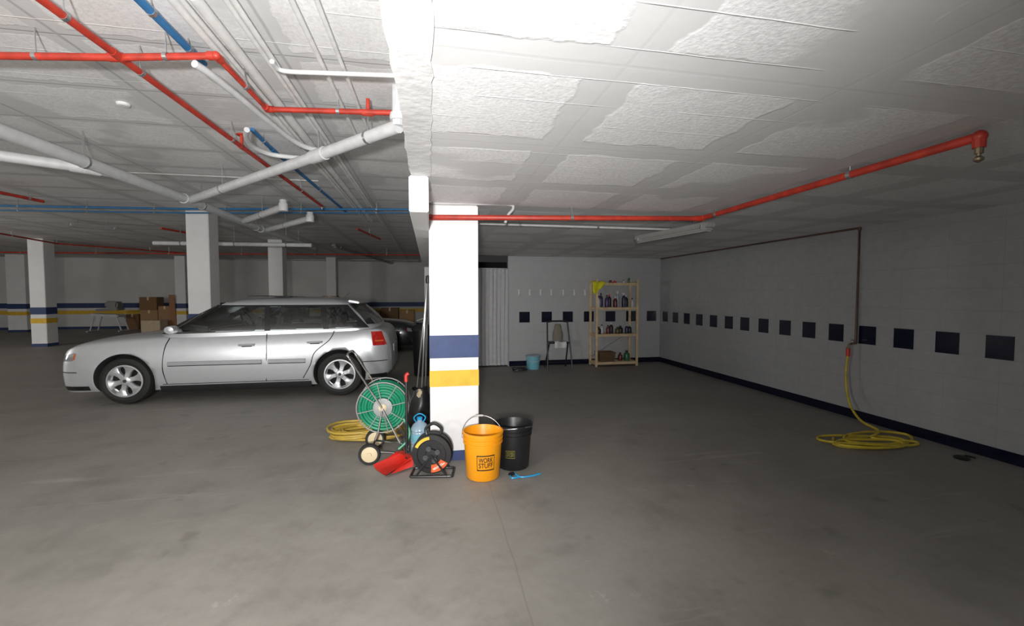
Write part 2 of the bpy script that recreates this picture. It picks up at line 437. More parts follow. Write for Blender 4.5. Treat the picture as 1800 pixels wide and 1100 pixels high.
fp = herm([0, .12, .3, .5, .72, .88, 1], [.90, .955, .985, 1.0, .99, .965, .925])
def by(x, z):
    zb = fb(x); zt = fs(x); return fw(x) * fp((z - zb) / (zt - zb))
LV = [.84, .95, 1.10, 1.22, 1.295, 1.345, 1.37]
g0 = herm(LV, [.16, .34, .63, .85, 1.0, 1.26, 1.6])
g1 = herm(LV, [3.12, 3.06, 2.94, 2.80, 2.70, 2.52, 2.3])
gw = herm(LV, [.80, .79, .745, .69, .635, .48, .25])
NP = 7
def gy(x, z):
    a = (g1(z) - g0(z)) / 2; c = (g1(z) + g0(z)) / 2; u = min(.999, abs((x - c) / a)); return gw(z) * (1 - u ** NP) ** (1 / NP)
def gx(y, z, front):
    a = (g1(z) - g0(z)) / 2; c = (g1(z) + g0(z)) / 2; u = min(.999, abs(y / gw(z)))
    k = a * (1 - u ** NP) ** (1 / NP)
    return c - k + .10 * u * u if front else c + k - .05 * u * u
def gpt(q, z):
    q = q % 4; s_ = int(q); f_ = (q - s_) * 2 - 1
    u, v = [(f_, -1), (1, f_), (-f_, 1), (-1, -f_)][s_]
    k = (abs(u) ** NP + abs(v) ** NP) ** (-1 / NP); u *= k; v *= k
    a = (g1(z) - g0(z)) / 2; m = (g1(z) + g0(z)) / 2
    x = m + a * u; y = gw(z) * v
    if u < -.8: x += .10 * v * v * min(1, (abs(u) - .8) / .15)
    if u > .8: x -= .05 * v * v * min(1, (abs(u) - .8) / .15)
    return Vector((x, y, z))
def nosewarp(x): return x if x > -.42 else -.42 + (x + .42) * .72
def make_car(name, label, loc, L, paint):
    t = thing(name, label, 'car', loc); k = L / 2.57
    def fin(mb, nm, m, par=None, **kw):
        mb.v = [Vector((nosewarp(v.x) * k, v.y, v.z)) for v in mb.v]
        return mb.build(nm, m, par or t, world=False, **kw)
    mb = MB(); xs = [-.93 + 4.17 * (.5 - .5 * math.cos(PI * i / 90)) for i in range(91)]; ring = []
    for x in xs:
        w, zb, zs, zc = fw(x), fb(x), fs(x), fc(x); sec = [(0, zb), (.5 * w, zb), (.84 * w, zb)]
        for j in range(15): q = j / 14; sec.append((w * fp(q), zb + (zs - zb) * q + (.0)))
        ws = w * fp(1)
        for j in range(1, 9): a = j / 8 * PI / 2; sec.append((ws * math.cos(a) ** .7 if j < 8 else 0, zs + (zc - zs) * math.sin(a)))
        full = [(x, -y, z) for y, z in sec] + [(x, y, z) for y, z in sec[-2:0:-1]]
        ring.append(full)
    n = len(ring[0]); vs = [p for r in ring for p in r]
    fsx = [[i * n + j, i * n + (j + 1) % n, (i + 1) * n + (j + 1) % n, (i + 1) * n + j] for i in range(len(ring) - 1) for j in range(n)]
    fsx += [list(range(n)), list(range((len(ring) - 1) * n, len(ring) * n))]
    mb.add(vs, fsx)
    body = fin(mb, 'body', [paint, M_dark], ang=50)
    cut = MB()
    for cx in (0, 2.57):
        for sgn in (-1, 1):
            cut.lathe([(.338, 0), (.338, .6)], Matrix.Translation((cx, sgn * .62, .315)) @ Matrix.Rotation(PI / 2 * (1 if sgn < 0 else -1), 4, 'X'), 48)
    cut.v = [Vector((v.x * k, v.y, v.z)) for v in cut.v]
    co = cut.build('cutter', [M_dark], None)
    md = body.modifiers.new('b', 'BOOLEAN'); md.operation = 'DIFFERENCE'; md.object = co; md.solver = 'EXACT'
    try: md.material_mode = 'TRANSFER'
    except Exception: pass
    co.location = loc
    bpy.context.view_layer.update()
    dg = bpy.context.evaluated_depsgraph_get()
    me = bpy.data.meshes.new_from_object(body.evaluated_get(dg)); body.modifiers.clear(); body.data = me; me.name = 'body'
    bpy.data.objects.remove(co)
    W = [[(.47, .905), (1.62, .92), (1.60, 1.243), (.91, 1.240)], [(1.69, .92), (2.36, .93), (2.30, 1.243), (1.66, 1.243)], [(2.43, .935), (2.86, .955), (2.62, 1.218), (2.37, 1.233)]]
    OA, OB, OC, OD = (.37, .888), (2.95, .94), (2.65, 1.262), (.88, 1.262)
    def inq(p, q, m_):
        for i in range(4):
            a = q[i]; b = q[(i + 1) % 4]; dx, dz = b[0] - a[0], b[1] - a[1]; l = math.hypot(dx, dz)
            if ((p.z - a[1]) * dx - (p.x - a[0]) * dz) / l < m_: return False
        return True
    mb = MB(); rows = []
    for i in range(54):
        z = .84 + .53 * i / 53
        rows.append([gpt(4 * j / 240, z) for j in range(241)])
    mb.grid(rows, skip=lambda p: abs(p.y) > .5 and inq(p, (OA, OB, OC, OD), .014)); mb.add([Vector(p) for p in rows[-1][:240]], [list(range(240))])
    fin(mb, 'roof', paint, ang=50)
    def spatch(quad, off, nu=10, nv=6, fn=gy, side=-1):
        a, b, c, d = quad; r = []
        for i in range(nv + 1):
            v = i / nv; row = []
            for j in range(nu + 1):
                u = j / nu
                x = (a[0] * (1 - u) + b[0] * u) * (1 - v) + (d[0] * (1 - u) + c[0] * u) * v
                z = (a[1] * (1 - u) + b[1] * u) * (1 - v) + (d[1] * (1 - u) + c[1] * u) * v
                row.append((x, side * (fn(x, z) + off), z))
            r.append(row)
        return r
    def lin(A, B, x): return (x, A[1] + (B[1] - A[1]) * (x - A[0]) / (B[0] - A[0]))
    bot = [W[0][0], W[0][1], W[1][0], W[1][1], W[2][0], W[2][1]]; top = [W[0][3], W[0][2], W[1][3], W[1][2], W[2][3], W[2][2]]
    for side in (-1, 1):
        m = MB()
        ob = [OA] + [lin(OA, OB, p[0]) for p in bot[1:-1]] + [OB]; ot = [OD] + [lin(OD, OC, p[0]) for p in top[1:-1]] + [OC]
        for i in range(5):
            m.grid(spatch([ob[i], ob[i + 1], bot[i + 1], bot[i]], .004, 10, 2, side=side))
            m.grid(spatch([top[i], top[i + 1], ot[i + 1], ot[i]], .004, 10, 2, side=side))
        m.grid(spatch([OA, bot[0], top[0], OD], .004, 3, 8, side=side)); m.grid(spatch([bot[1], bot[2], top[2], top[1]], .004, 3, 8, side=side))
        m.grid(spatch([bot[3], bot[4], top[4], top[3]], .004, 3, 8, side=side)); m.grid(spatch([bot[5], OB, OC, top[5]], .004, 3, 8, side=side))
        fin(m, 'window_surround', M_black, weld=False)
        for q in W: fin(MB().grid(spatch(q, .003, 14, 8, side=side)), 'side_window', M_cglass)
        for path in ([(.50, .84), (.46, .70), (.44, .45), (.47, .25)], [(1.65, .88), (1.66, .6), (1.64, .25)], [(2.50, .90), (2.44, .78), (2.26, .62), (2.20, .45), (2.10, .27)]):
            pts = cr([(x, side * (by(x, z) + .0005), z) for x, z in path], 6)
            fin(MB().tube(pts, .0055, 5), 'door_gap', M_dark)
        pts = [(x, side * (by(x, .245) + .0), .245) for x in [.42 + i * 1.75 / 12 for i in range(13)]]
        fin(MB().tube(pts, .004, 5), 'door_gap', M_dark)
        for x0, x1 in ((.5, 1.60), (1.68, 2.14)):
            z0 = .515
            r = [[(x0 + (x1 - x0) * i / 12, side * (by(x0 + (x1 - x0) * i / 12, z0 + dz) + o_), z0 + dz) for i in range(13)] for dz, o_ in ((-.026, 0), (-.022, .017), (.022, .017), (.026, 0))]
            fin(MB().grid(r), 'rub_strip', M_strip if paint is M_silver else paint)
            pts = [(x0 + (x1 - x0) * i / 12, side * (by(x0 + (x1 - x0) * i / 12, z0 - .029) + .001), z0 - .029) for i in range(13)]
            fin(MB().tube(pts, .006, 5), 'strip_lower_line', M_dark)  # dark line along the lower edge of the rub strip
        r = [[(.38 + 1.82 * i / 14, side * (by(.38 + 1.82 * i / 14, max(z, .18)) + o_), z) for i in range(15)] for z, o_ in ((.13, -.03), (.14, .004), (.215, .006), (.225, 0))]
        fin(MB().grid(r), 'sill', M_black)
        for hx in (1.42, 2.26):
            z0 = .735 if hx < 2 else .755
            fin(MB().tube(cr([(hx - .09, side * (by(hx, z0) + .0), z0), (hx - .07, side * (by(hx, z0) + .03), z0 + .004), (hx + .07, side * (by(hx, z0) + .03), z0 + .006), (hx + .09, side * (by(hx, z0)), z0 + .004)], 4), .014, 8), 'door_handle', paint)
            fin(MB().tube([(hx - .06, side * (by(hx, z0) + .004), z0 - .016), (hx + .06, side * (by(hx, z0) + .004), z0 - .014)], .008, 6), 'handle_recess', M_dark)
        m = MB(); yb = gy(.64, .95)
        m.lathe([(1e-6, -.09), (.035, -.08), (.055, -.03), (.06, .03), (.05, .075), (1e-6, .085)], Matrix.Translation((.58, side * (yb + .12), .955)) @ Matrix.Rotation(PI / 2, 4, 'X') @ Matrix.Diagonal((1.05, .9, 1.15, 1)), 20)
        m.tube([(.60, side * (yb - .02), .93), (.59, side * (yb + .07), .94)], .025, 8)
        fin(m, 'side_mirror', paint)
        fin(MB().grid(spatch([(-.895, .56), (-.62, .575), (-.60, .675), (-.87, .625)], .004, 8, 4, by, side)), 'headlight', M_clear)
        fin(MB().grid(spatch([(-.615, .585), (-.585, .59), (-.57, .665), (-.60, .665)], .005, 3, 3, by, side)), 'turn_signal', M_amber)
        fin(MB().grid(spatch([(3.01, .69), (3.19, .69), (3.12, .885), (2.98, .885)], .005, 8, 6, by, side)), 'tail_light', M_redl)
        fin(MB().grid(spatch([(3.04, .745), (3.15, .745), (3.14, .765), (3.03, .765)], .009, 8, 3, by, side)), 'turn_signal', M_amber)
    def screen(front, z0, z1, wf, off):
        r = []
        for i in range(9):
            z = z0 + (z1 - z0) * i / 8; row = []
            for j in range(21):
                y = (j / 10 - 1) * gw(z) * wf; x = gx(y, z, front); row.append((x + (-off if front else off), y, z + .004))
            r.append(row)
        return r
    fin(MB().grid(screen(True, .90, 1.29, .90, .012)), 'windscreen', M_glass)
    fin(MB().grid(screen(False, .98, 1.27, .88, .012)), 'rear_window', M_glass)
    fin(MB().box((2.72, 0, 1.298), (.16, 1.12, .03), (0, .18, 0), bev=.012), 'spoiler', paint)
    fin(MB().box((1.55, 0, 1.376), (.55, .80, .010), (0, .03, 0), bev=.004), 'sunroof', M_seat)
    fin(MB().tube([(2.48, 0, 1.34), (2.58, 0, 1.44)], .005, 6), 'antenna', M_black)
    m = MB().grid([[(.5 + 2.4 * i / 12, y, fc(.5 + 2.4 * i / 12) + .006) for i in range(13)] for y in (-.70, 0, .70)])
    fin(m, 'cabin_floor', M_seat)
    fin(MB().box((.72, 0, .955), (.35, 1.3, .08), (0, .15, 0), bev=.03), 'dashboard', M_black)
    Mx = Matrix.Translation((.98, .36, 1.0)) @ Matrix.Rotation(PI / 2 - .45, 4, 'Y')
    fin(MB().tube([Mx @ Vector((.16 * math.cos(a), .16 * math.sin(a), 0)) for a in [2 * PI * i / 28 for i in range(28)]], .013, 8, closed=True), 'steering_wheel', M_black)
    for sx, ys in ((1.50, (-.36, .36)), (2.36, (-.42, 0, .42))):
        for y in ys:
            s_ = fin(MB().box((sx, y, 1.0), (.12, .46 if sx < 2 else .40, .24), (0, .18, 0), bev=.04), 'seat_back', M_seat)
            fin(MB().box((sx + .03, y, 1.165), (.08, .24, .11), (0, .18, 0), bev=.03), 'headrest', M_seat)
    for sgn in (-1, 1):
        xs_ = [-.55 - .35 * i / 8 for i in range(9)]
        fin(MB().tube([(x, sgn * (by(x, .43) + .001), .43) for x in xs_], .006, 6), 'bumper_line', M_black)
        xs_ = [2.86 + .33 * i / 8 for i in range(9)]
        fin(MB().tube([(x, sgn * (by(x, .47) + .001), .47) for x in xs_], .006, 6), 'bumper_line', M_black)
        xs_ = [-.40 - .48 * i / 8 for i in range(9)]
        fin(MB().grid([[(x, sgn * (by(x, z) + .003), z) for x in xs_] for z in (.19, .22, .25)]), 'bumper_lower', M_black)
        xs_ = [2.94 + .24 * i / 8 for i in range(9)]
        fin(MB().grid([[(x, sgn * (by(x, z) + .003), z) for x in xs_] for z in (.225, .25, .285)]), 'bumper_lower', M_black)
    fin(MB().box((3.243, 0, .60), (.012, .52, .11), bev=.003), 'number_plate', M_cloth)
    fin(MB().box((-.925, 0, .42), (.03, .9, .12), bev=.01), 'grille', M_black)
    fin(MB().box((1.2, 0, .17), (3.0, 1.1, .06)), 'underbody', M_dark)
    K = .305 / .318
    for cx in (0, 2.57):
        for side in (-1, 1):
            Mx = Matrix.Translation((cx * k, side * .735, .305)) @ Matrix.Rotation(PI / 2 * (1 if side < 0 else -1), 4, 'X') @ Matrix.Diagonal((K, K, 1, 1))
            w = MB().ring([(.205, -.10), (.25, -.112), (.295, -.10), (.315, -.06), (.318, 0), (.315, .06), (.297, .10), (.252, .116), (.212, .104), (.205, .08)], Mx, 56)
            wo = w.build('wheel', M_rub, t, world=False)
            r = MB().lathe([(1e-6, .015), (.15, .015), (.19, .02), (.2, .03), (.200, .02), (1e-6, .0)], Mx, 56, mi=1)
            r.ring([(.2125, .092), (.2145, .108), (.198, .109), (.190, .085), (.190, .02), (.2, .02)], Mx, 56, mi=0)
            for q in range(6):
                a = q * PI / 3 + .26
                R2 = Mx @ Matrix.Rotation(a, 4, 'Z'); v_ = []
                for rr, hw in ((.03, .026), (.07, .030), (.11, .030), (.15, .042), (.196, .084)):
                    zt = .104 - .012 * math.sin(rr / .2 * PI)
                    v_ += [R2 @ Vector((rr, -hw, zt - .008)), R2 @ Vector((rr, -hw * .75, zt)), R2 @ Vector((rr, hw * .75, zt)), R2 @ Vector((rr, hw, zt - .008)), R2 @ Vector((rr, hw, .05)), R2 @ Vector((rr, -hw, .05))]
                ff = []
                for i in range(4):
                    for j in range(6): ff.append([i * 6 + j, i * 6 + (j + 1) % 6, (i + 1) * 6 + (j + 1) % 6, (i + 1) * 6 + j])
                ff += [list(range(6)), list(range(24, 30))]
                r.add(v_, ff, 0)
            r.lathe([(1e-6, .05), (.060, .05), (.060, .098), (.048, .104), (1e-6, .104)], Mx, 24, mi=0)
            r.build('rim', [M_alloy, M_dark], wo, world=False)
            MB().lathe([(1e-6, .10), (.022, .10), (.022, .108), (1e-6, .109)], Mx, 20).build('hub_cap', M_seat, wo, world=False)
    return t
P1 = onz(220, 712); P2 = onz(598, 696)
carloc = Vector((P1.x, (P1.y + P2.y) / 2 + .84, 0))
make_car('hatchback_car', 'silver five door hatchback parked side on behind the hose reel', carloc, P2.x - P1.x, M_silver)
nose = ony(734, 590, 11.4)
dc = make_car('hatchback_car', 'dark car behind the silver one, only its nose showing', Vector((nose.x - .72, 11.6, 0)), 2.57, M_dpaint)
dc.rotation_euler = (0, 0, PI); dc.scale = (.9, .9, .88)

# ---------------------------------------------------------------- pipes
def pipe(name, label, cat, pts, r, m, zc=None, hang=0, couple=True, n=12, bend=0, cm=None, group=None):
    pts = [Vector(p) for p in pts]
    t = thing(name, label, cat, pts[0], group)
    path = cr(pts, 6) if bend else pts
    MB().tube(path, r, n).build('tube', m, t)
    if couple and not bend:
        for i, p in enumerate(pts[1:-1], 1):
            a = (pts[i - 1] - p).normalized(); b = (pts[i + 1] - p).normalized()
            MB().tube([p + a * r * 2.2, p + a * r * .6, p + b * r * .6, p + b * r * 2.2], r * 1.18, n).ball(p, r * 1.2).build('elbow', cm or m, t)
    if hang and zc:
        for i in range(hang):
            u = (i + .5) / hang * (len(pts) - 1); j = int(u); q = pts[j].lerp(pts[j + 1], u - j)
            d = (pts[j + 1] - pts[j]).normalized()
            MB().tube([q - d * .012, q + d * .012], r * 1.12, n).tube([q, (q.x, q.y, zc)], .004, 6).build('hanger', M_steel, t)
    return t
def cz(l, z): return [onz(a, b, z) for a, b in l]
z = 2.74
t = pipe('sprinkler_pipe', 'red sprinkler pipe crossing the upper left ceiling with two bends', 'pipe', cz([(-80, 97), (205, 101), (380, 98), (470, 192), (716, 199)], z), .020, M_red, ZL, 4)
p = onz(647, 198, z); MB().tube([p, p + Vector((0, 0, .10))], .014).tube([p - Vector((.04, 0, 0)), p + Vector((.04, 0, 0))], .025).build('sprinkler_tee', M_red, t)
t = pipe('sprinkler_pipe', 'red sprinkler pipe running diagonally to its end near the slab edge', 'pipe', cz([(40, -25), (206, 97), (425, 258), (566, 362)], z), .020, M_red, ZL, 4)
p = onz(425, 258, z)
MB().tube([p, p + Vector((0, 0, .12))], .014).lathe([(.04, 0), (.045, .006), (.04, .012)], p + Vector((0, 0, .10)), 16).build('valve', M_red, t)
p = onz(566, 362, z); MB().tube([p, p - Vector((0, 0, .05))], .014).build('sprinkler_head', M_steel, t)
pipe('sprinkler_pipe', 'short red pipe stub at the left edge of the photo', 'pipe', cz([(-40, 330), (76, 354)], 2.75), .022, M_red, ZL, 2)
pipe('sprinkler_pipe', 'long thin red pipe far back across the parking hall', 'pipe', cz([(-30, 443), (360, 446), (742, 448)], 2.70), .022, M_red, ZL, 6)
pipe('sprinkler_pipe', 'dark red pipe slanting over the far left columns', 'pipe', cz([(-30, 405), (100, 428), (330, 445)], 2.80), .02, M_red, ZL, 3)
pipe('sprinkler_pipe', 'short red pipe beside the thick column', 'pipe', cz([(283, 401), (345, 412)], 2.78), .022, M_red, ZL, 1)
pipe('sprinkler_pipe', 'small red pipe right of the far middle column', 'pipe', cz([(628, 402), (668, 420)], 2.78), .022, M_red, ZL, 1)
pipe('water_pipe', 'blue water pipe at the top edge above the red pipe', 'pipe', cz([(225, -20), (358, 112)], 2.84), .022, M_bpipe, ZL, 2)
pipe('water_pipe', 'blue water pipe slanting between the grey drain pipes', 'pipe', cz([(443, 228), (480, 264), (608, 372)], 2.84), .020, M_bpipe, ZL, 2)
pipe('water_pipe', 'pair of blue pipes crossing above the thick column, upper one', 'pipe', cz([(-30, 361), (330, 367), (728, 368)], 2.80), .017, M_bpipe, ZL, 6)
pipe('water_pipe', 'pair of blue pipes crossing above the thick column, lower one', 'pipe', cz([(-30, 369), (330, 374), (728, 374)], 2.80), .012, M_bpipe, ZL, 6)
zd = 2.62
pipe('drain_pipe', 'thick grey drain pipe running from the left edge past the thick column', 'pipe', cz([(-60, 208), (332, 352), (462, 404), (552, 437)], zd), .055, M_pvc, ZL, 4)
pipe('drain_pipe', 'grey drain pipe joining the thick drain from the left edge', 'pipe', cz([(-40, 268), (150, 295), (195, 303)], zd), .048, M_pvc, ZL, 1)
t = pipe('drain_pipe', 'thick grey drain pipe rising right to the slab edge', 'pipe', cz([(334, 352), (560, 273), (700, 222)], zd), .048, M_pvc, ZL, 3)
p = onz(700, 222, zd); MB().tube([p, (p.x, p.y, ZL)], .044).lathe([(.056, 0), (.062, .02), (.056, .05)], p + Vector((0, 0, .04)), 20).build('socket', M_pvc, t)
for a, b, lb in (((430, 388), (498, 364), 'short grey drain branch with bright capped end, upper of two'), ((466, 405), (545, 384), 'short grey drain branch with capped end, lower of two')):
    t = pipe('drain_pipe', lb, 'pipe', cz([a, b], zd), .048, M_pvc, ZL, 1)
    p = onz(*b, zd); MB().tube([p, p + Vector((.0, 0, .10))], .048).lathe([(.056, -.055), (.060, -.04), (.060, .04), (.056, .055)], p, 20).build('end_cap', M_pvc, t)
pipe('drain_pipe', 'grey horizontal drain pipe between the thick and middle columns', 'pipe', cz([(270, 427), (548, 431)], 2.50), .045, M_pvc, ZL, 3)
G = 'thin grey conduits running to the back'
for x0, e, r, lb in ((303, .76, .022, 'leftmost of the long grey conduits'), (319, .74, .014, 'thin conduit beside the leftmost long conduit'), (345, .75, .029, 'thickest of the long pale conduits running back'),
                     (398, .70, .015, 'thin conduit right of the thickest one'), (411, .88, .015, 'conduit reaching furthest back'), (515, .50, .014, 'thin conduit in the right group at the top edge'), (560, .44, .012, 'thin conduit nearest the slab edge')):
    a = (x0 - 8, -10); b = (x0 + (756 - x0) * e, 518 * e)
    pipe('conduit', lb, 'conduit', cz([a, b], 2.84), r, M_cwhite, None, 0, group=G)
pipe('drain_pipe', 'curved grey pipe bending from the blue pipe to the drain', 'pipe', cz([(342, 112), (372, 132), (420, 170), (470, 212), (520, 250), (560, 264), (600, 262)], 2.70), .021, M_pvc, bend=1)
pipe('drain_pipe', 'hooked grey pipe below the red valve', 'pipe', cz([(434, 228), (433, 242), (445, 258), (480, 272), (545, 279)], 2.72), .021, M_pvc, bend=1)
pipe('conduit', 'pale conduit ending at the slab edge near the top', 'conduit', cz([(478, 108), (488, 121), (510, 126), (560, 128), (698, 133)], 2.79), .014, M_pvc, bend=1)
pipe('conduit', 'thin pale conduit crossing behind the diagonal red pipe', 'conduit', cz([(160, 300), (560, 318)], 2.88), .010, M_cond)
pipe('conduit', 'thin conduit crossing the far ceiling behind the columns', 'conduit', cz([(200, 455), (735, 457)], 2.86), .016, M_cond)
d = thing('ceiling_disc', 'small round white junction cover on the left ceiling', 'junction box', onz(217, 182, ZL))
MB().lathe([(.045, 0), (.045, -.012), (.035, -.02), (1e-6, -.022)], onz(217, 182, ZL), 24).build('cover', M_white, d)
# bay pipes
yp = CY - .07
a = ony(748, 382, yp); b = ony(1232, 384, yp)
e = onx(1722, 240, b.x)
t = pipe('sprinkler_pipe', 'red sprinkler pipe under the bay ceiling turning towards the viewer', 'pipe',
         [ony(746, 345, yp), Vector((a.x, yp, a.z)), Vector((b.x, yp, b.z)), e], .022, M_red, ZR, 5)
MB().tube([e, e - Vector((0, 0, .05))], .024).ball(e, .028).build('elbow', M_red, t)
MB().tube([e - Vector((0, 0, .05)), e - Vector((0, 0, .075))], .016).lathe([(.004, -.115), (.018, -.105), (.018, -.095), (.008, -.085), (.008, -.075)], e, 14).build('sprinkler_head', M_brass, t)
yq = CY - .02
t = pipe('conduit', 'pale conduit looping beside the near column top', 'conduit', [ony(750, 345, yq), ony(758, 356, yq), ony(800, 358, yq), ony(890, 359, yq), ony(902, 366, yq), ony(893, 378, yq), ony(888, 392, yq)], .012, M_cond, bend=1)
for px in (780, 860):
    q = ony(px, 358, yq); MB().tube([q, (q.x, q.y, ZR)], .005, 6).build('hanger', M_steel, t)
pipe('conduit', 'thin grey conduit behind the red pipe towards the bay lamp', 'conduit', [Vector((ony(842, 396, 4.4).x, 4.4, 2.12)), Vector((ony(1240, 397, 4.4).x, 4.4, 2.12))], .012, M_cond, ZR, 3)

def lamp(p0, p1, label, zc, w=.09):
    p0 = Vector(p0); p1 = Vector(p1); d = (p1 - p0); L = d.length; ang = math.atan2(d.y, d.x); c = (p0 + p1) / 2
    t = thing('fluorescent_lamp', label, 'ceiling lamp', c, 'unlit fluorescent battens')
    MB().box(c + Vector((0, 0, .02)), (L, w, .05), (0, 0, ang), bev=.01).build('housing', M_lamp, t)
    MB().box(c - Vector((0, 0, .02)), (L * .97, w * .85, .045), (0, 0, ang), bev=.016).build('diffuser', M_lamp, t)
    for s_ in (-.3, .3):
        q = c + d * s_; MB().tube([q + Vector((0, 0, .04)), (q.x, q.y, zc)], .008, 6).build('bracket', M_steel, t)
    for s_ in (-.44, .44):
        q = c + d * s_; MB().box(q + Vector((0, 0, .0)), (.02, w * 1.12, .04), (0, 0, ang), bev=.003).build('clip', M_steel, t)
lamp(onz(1122, 422, 2.05), onz(1250, 398, 2.05), 'grey fluorescent batten lamp under the bay ceiling', ZR, .12)
lamp(onz(118, 394, 2.80), onz(205, 402, 2.80), 'fluorescent batten on the far left ceiling', ZL)
lamp(onz(586, 432, 2.80), onz(690, 463, 2.80), 'fluorescent batten near the slab edge, far back', ZL, .12)

# wall pipe, tap and hose
xp = XW - .035
pts = [onx(1162, 453, xp), onx(1511, 403, xp), onx(1508, 604, xp)]
pts[0].z = pts[1].z = (pts[0].z + pts[1].z) / 2; pts[2].y = pts[1].y
t = pipe('wall_pipe', 'thin brown water pipe along and down the right tiled wall', 'pipe', pts, .014, M_brown)
for f_ in (.1, .35, .6, .85):
    q = pts[0].lerp(pts[1], f_); MB().box(q + Vector((.018, 0, 0)), (.04, .02, .045), bev=.003).build('clip', M_steel, t)
q = pts[2]
tp = thing('tap', 'brass garden tap on the right wall above the yellow hose', 'tap', q)
MB().tube([q + Vector((.0, 0, 0)), q + Vector((-.05, .0, 0)), q + Vector((-.09, 0, -.01)), q + Vector((-.10, 0, -.05))], .013, 10).build('spout', M_brass, tp)
MB().tube([q + Vector((-.045, 0, 0)), q + Vector((-.045, 0, .035))], .006, 8).box(q + Vector((-.045, 0, .04)), (.07, .014, .008), bev=.003).build('tap_handle', M_steel, tp)
h0 = q + Vector((-.10, 0, -.05))
def coil(c, rx, ry, loops, r, wob, z0=None, seed=1, dz=.012, start=0, smin=.78, smax=1.05):
    rnd = random.Random(seed); out = []; K = 18
    offs = [(rnd.uniform(-wob, wob), rnd.uniform(-wob, wob) * .6, rnd.uniform(smin, smax), rnd.uniform(-.6, .6)) for _ in range(loops + 2)]
    for i in range(loops * K + 1):
        l = i / K; j = int(l); f_ = l - j; f_ = f_ * f_ * (3 - 2 * f_)
        o0, o1 = offs[j], offs[j + 1]; ox, oy, sc, tl = [o0[q_] + (o1[q_] - o0[q_]) * f_ for q_ in range(4)]
        a = start + 2 * PI * l
        out.append(Vector((c.x + ox + rx * sc * math.cos(a), c.y + oy + ry * sc * math.sin(a + tl), r + l * dz + .004 * math.sin(a * 3))))
    return out
cc = onz(1540, 779)
hs = thing('garden_hose', 'yellow hose hanging from the wall tap and coiled on the floor', 'hose', (cc.x, cc.y, 0))
cl = coil(cc, .46, .19, 6, .012, .14, seed=11, dz=.003, start=PI * .6, smin=.5)[::-1]
hang = [h0 + Vector((0, 0, -.07)), onx(1487, 660, h0.x - .02), onx(1492, 705, h0.x - .07), onx(1512, 738, h0.x - .16), onx(1545, 757, h0.x - .28)]
hang[-1].z = max(.05, hang[-1].z)
MB().tube(cr(hang + [cl[2] + Vector((0, 0, .012))] + cl[5::3], 5), .012, 8).build('hose_body', M_hose2, hs)
MB().tube([h0, h0 + Vector((0, 0, -.04)), h0 + Vector((0, 0, -.09))], .02, 12).build('connector', M_redp, hs)
p = onz(1690, 806); t = thing('drain_plug', 'small dark rubber piece on the floor by the right skirting', 'rubber piece', p)
MB().lathe([(.05, 0), (.055, .012), (.03, .025), (1e-6, .028)], p, 16).tube(cr([p + Vector((.04, 0, .012)), p + Vector((.09, .03, .01)), p + Vector((.11, -.03, .01))], 4), .008, 6).build('plug', M_black, t)

# ---------------------------------------------------------------- buckets
def bucket(px, py, m, label, txt_m, ang, hang, handle_m=M_steel, ts=.84, zc=.15):
    c = onz(px, py); t = thing('bucket', label, 'bucket', c)
    H = .36; rb = .128; rt = .150
    rad = lambda z: rb + (rt - rb) * z / H
    pr = [(1e-6, .004), (rb - .006, .004), (rb, .012)]
    for dr, z_ in ((0, .27), (.008, .273), (.008, .282), (0, .285), (0, .302), (.008, .305), (.008, .314), (0, .317), (0, .343)): pr.append((rad(z_) + dr, z_))
    pr += [(rt + .009, H - .017), (rt + .009, H - .003), (rt - .002, H), (rt - .006, H - .01), (rb - .004, .02), (1e-6, .018)]
    MB().lathe(pr, c, 48).build('shell', m, t)
    hp = []
    for i in range(17):
        a = PI * i / 16; x = (rt + .012) * math.cos(a); s_ = math.sin(a) * .17
        hp.append(c + Matrix.Rotation(hang[0], 3, 'Z') @ Vector((x, -s_ * math.cos(hang[1]), H - .045 + s_ * math.sin(hang[1]))))
    MB().tube(hp, .0028, 6).build('handle', handle_m, t)
    g = hp[7:10]; MB().tube(g, .008, 10).build('grip', M_cond if m is M_orange else M_black, t)
    tm = MB(); R = lambda z: rad(z) + .0015
    def place(vs, fs_, zc):
        tm.add([c + Vector((R(zc + v.y * ts) * math.sin(ang + v.x * ts / R(zc)), -R(zc + v.y * ts) * math.cos(ang + v.x * ts / R(zc)), zc + v.y * ts)) for v in vs], fs_)
    def bar(x0, x1, y0, y1, zc):
        n = 10; vs = [Vector((x0 + (x1 - x0) * i / n, y, 0)) for y in (y0, y1) for i in range(n + 1)]
        place(vs, [[i, i + 1, n + 2 + i, n + 1 + i] for i in range(n)], zc)
    for tx, dy in (('WORK', .024), ('STUFF', -.024)):
        vs, f_ = text_geo(tx, .052, .0009)
        wv = max(v.x for v in vs) - min(v.x for v in vs)
        place([Vector((v.x * .130 / wv, v.y * 1.15 + dy, 0)) for v in vs], f_, zc)
    bar(-.078, .078, .060, .070, zc); bar(-.078, .078, -.070, -.060, zc)
    bar(-.082, -.077, -.070, .070, zc); bar(.077, .082, -.070, .070, zc)
    o = tm.build('printed_label', txt_m, t); o['label'] = 'square printed label reading WORK STUFF'
    return t
bucket(849, 836, M_orange, 'orange plastic bucket with black square print beside the near column', M_black, .04, (.15, 2.3))
bucket(902, 818, M_black, 'black plastic bucket standing behind the orange bucket', mat('dull_yellow_print', (.17, .15, .02), .5), -.36, (.2, .25), ts=.45, zc=.14)
bp = [onz(x, y, .008) for x, y in ((950, 832), (935, 836), (915, 838), (903, 831), (897, 834), (900, 840), (912, 838))]
t = thing('plastic_strap', 'light blue plastic strap lying in front of the black bucket', 'strap', bp[0])
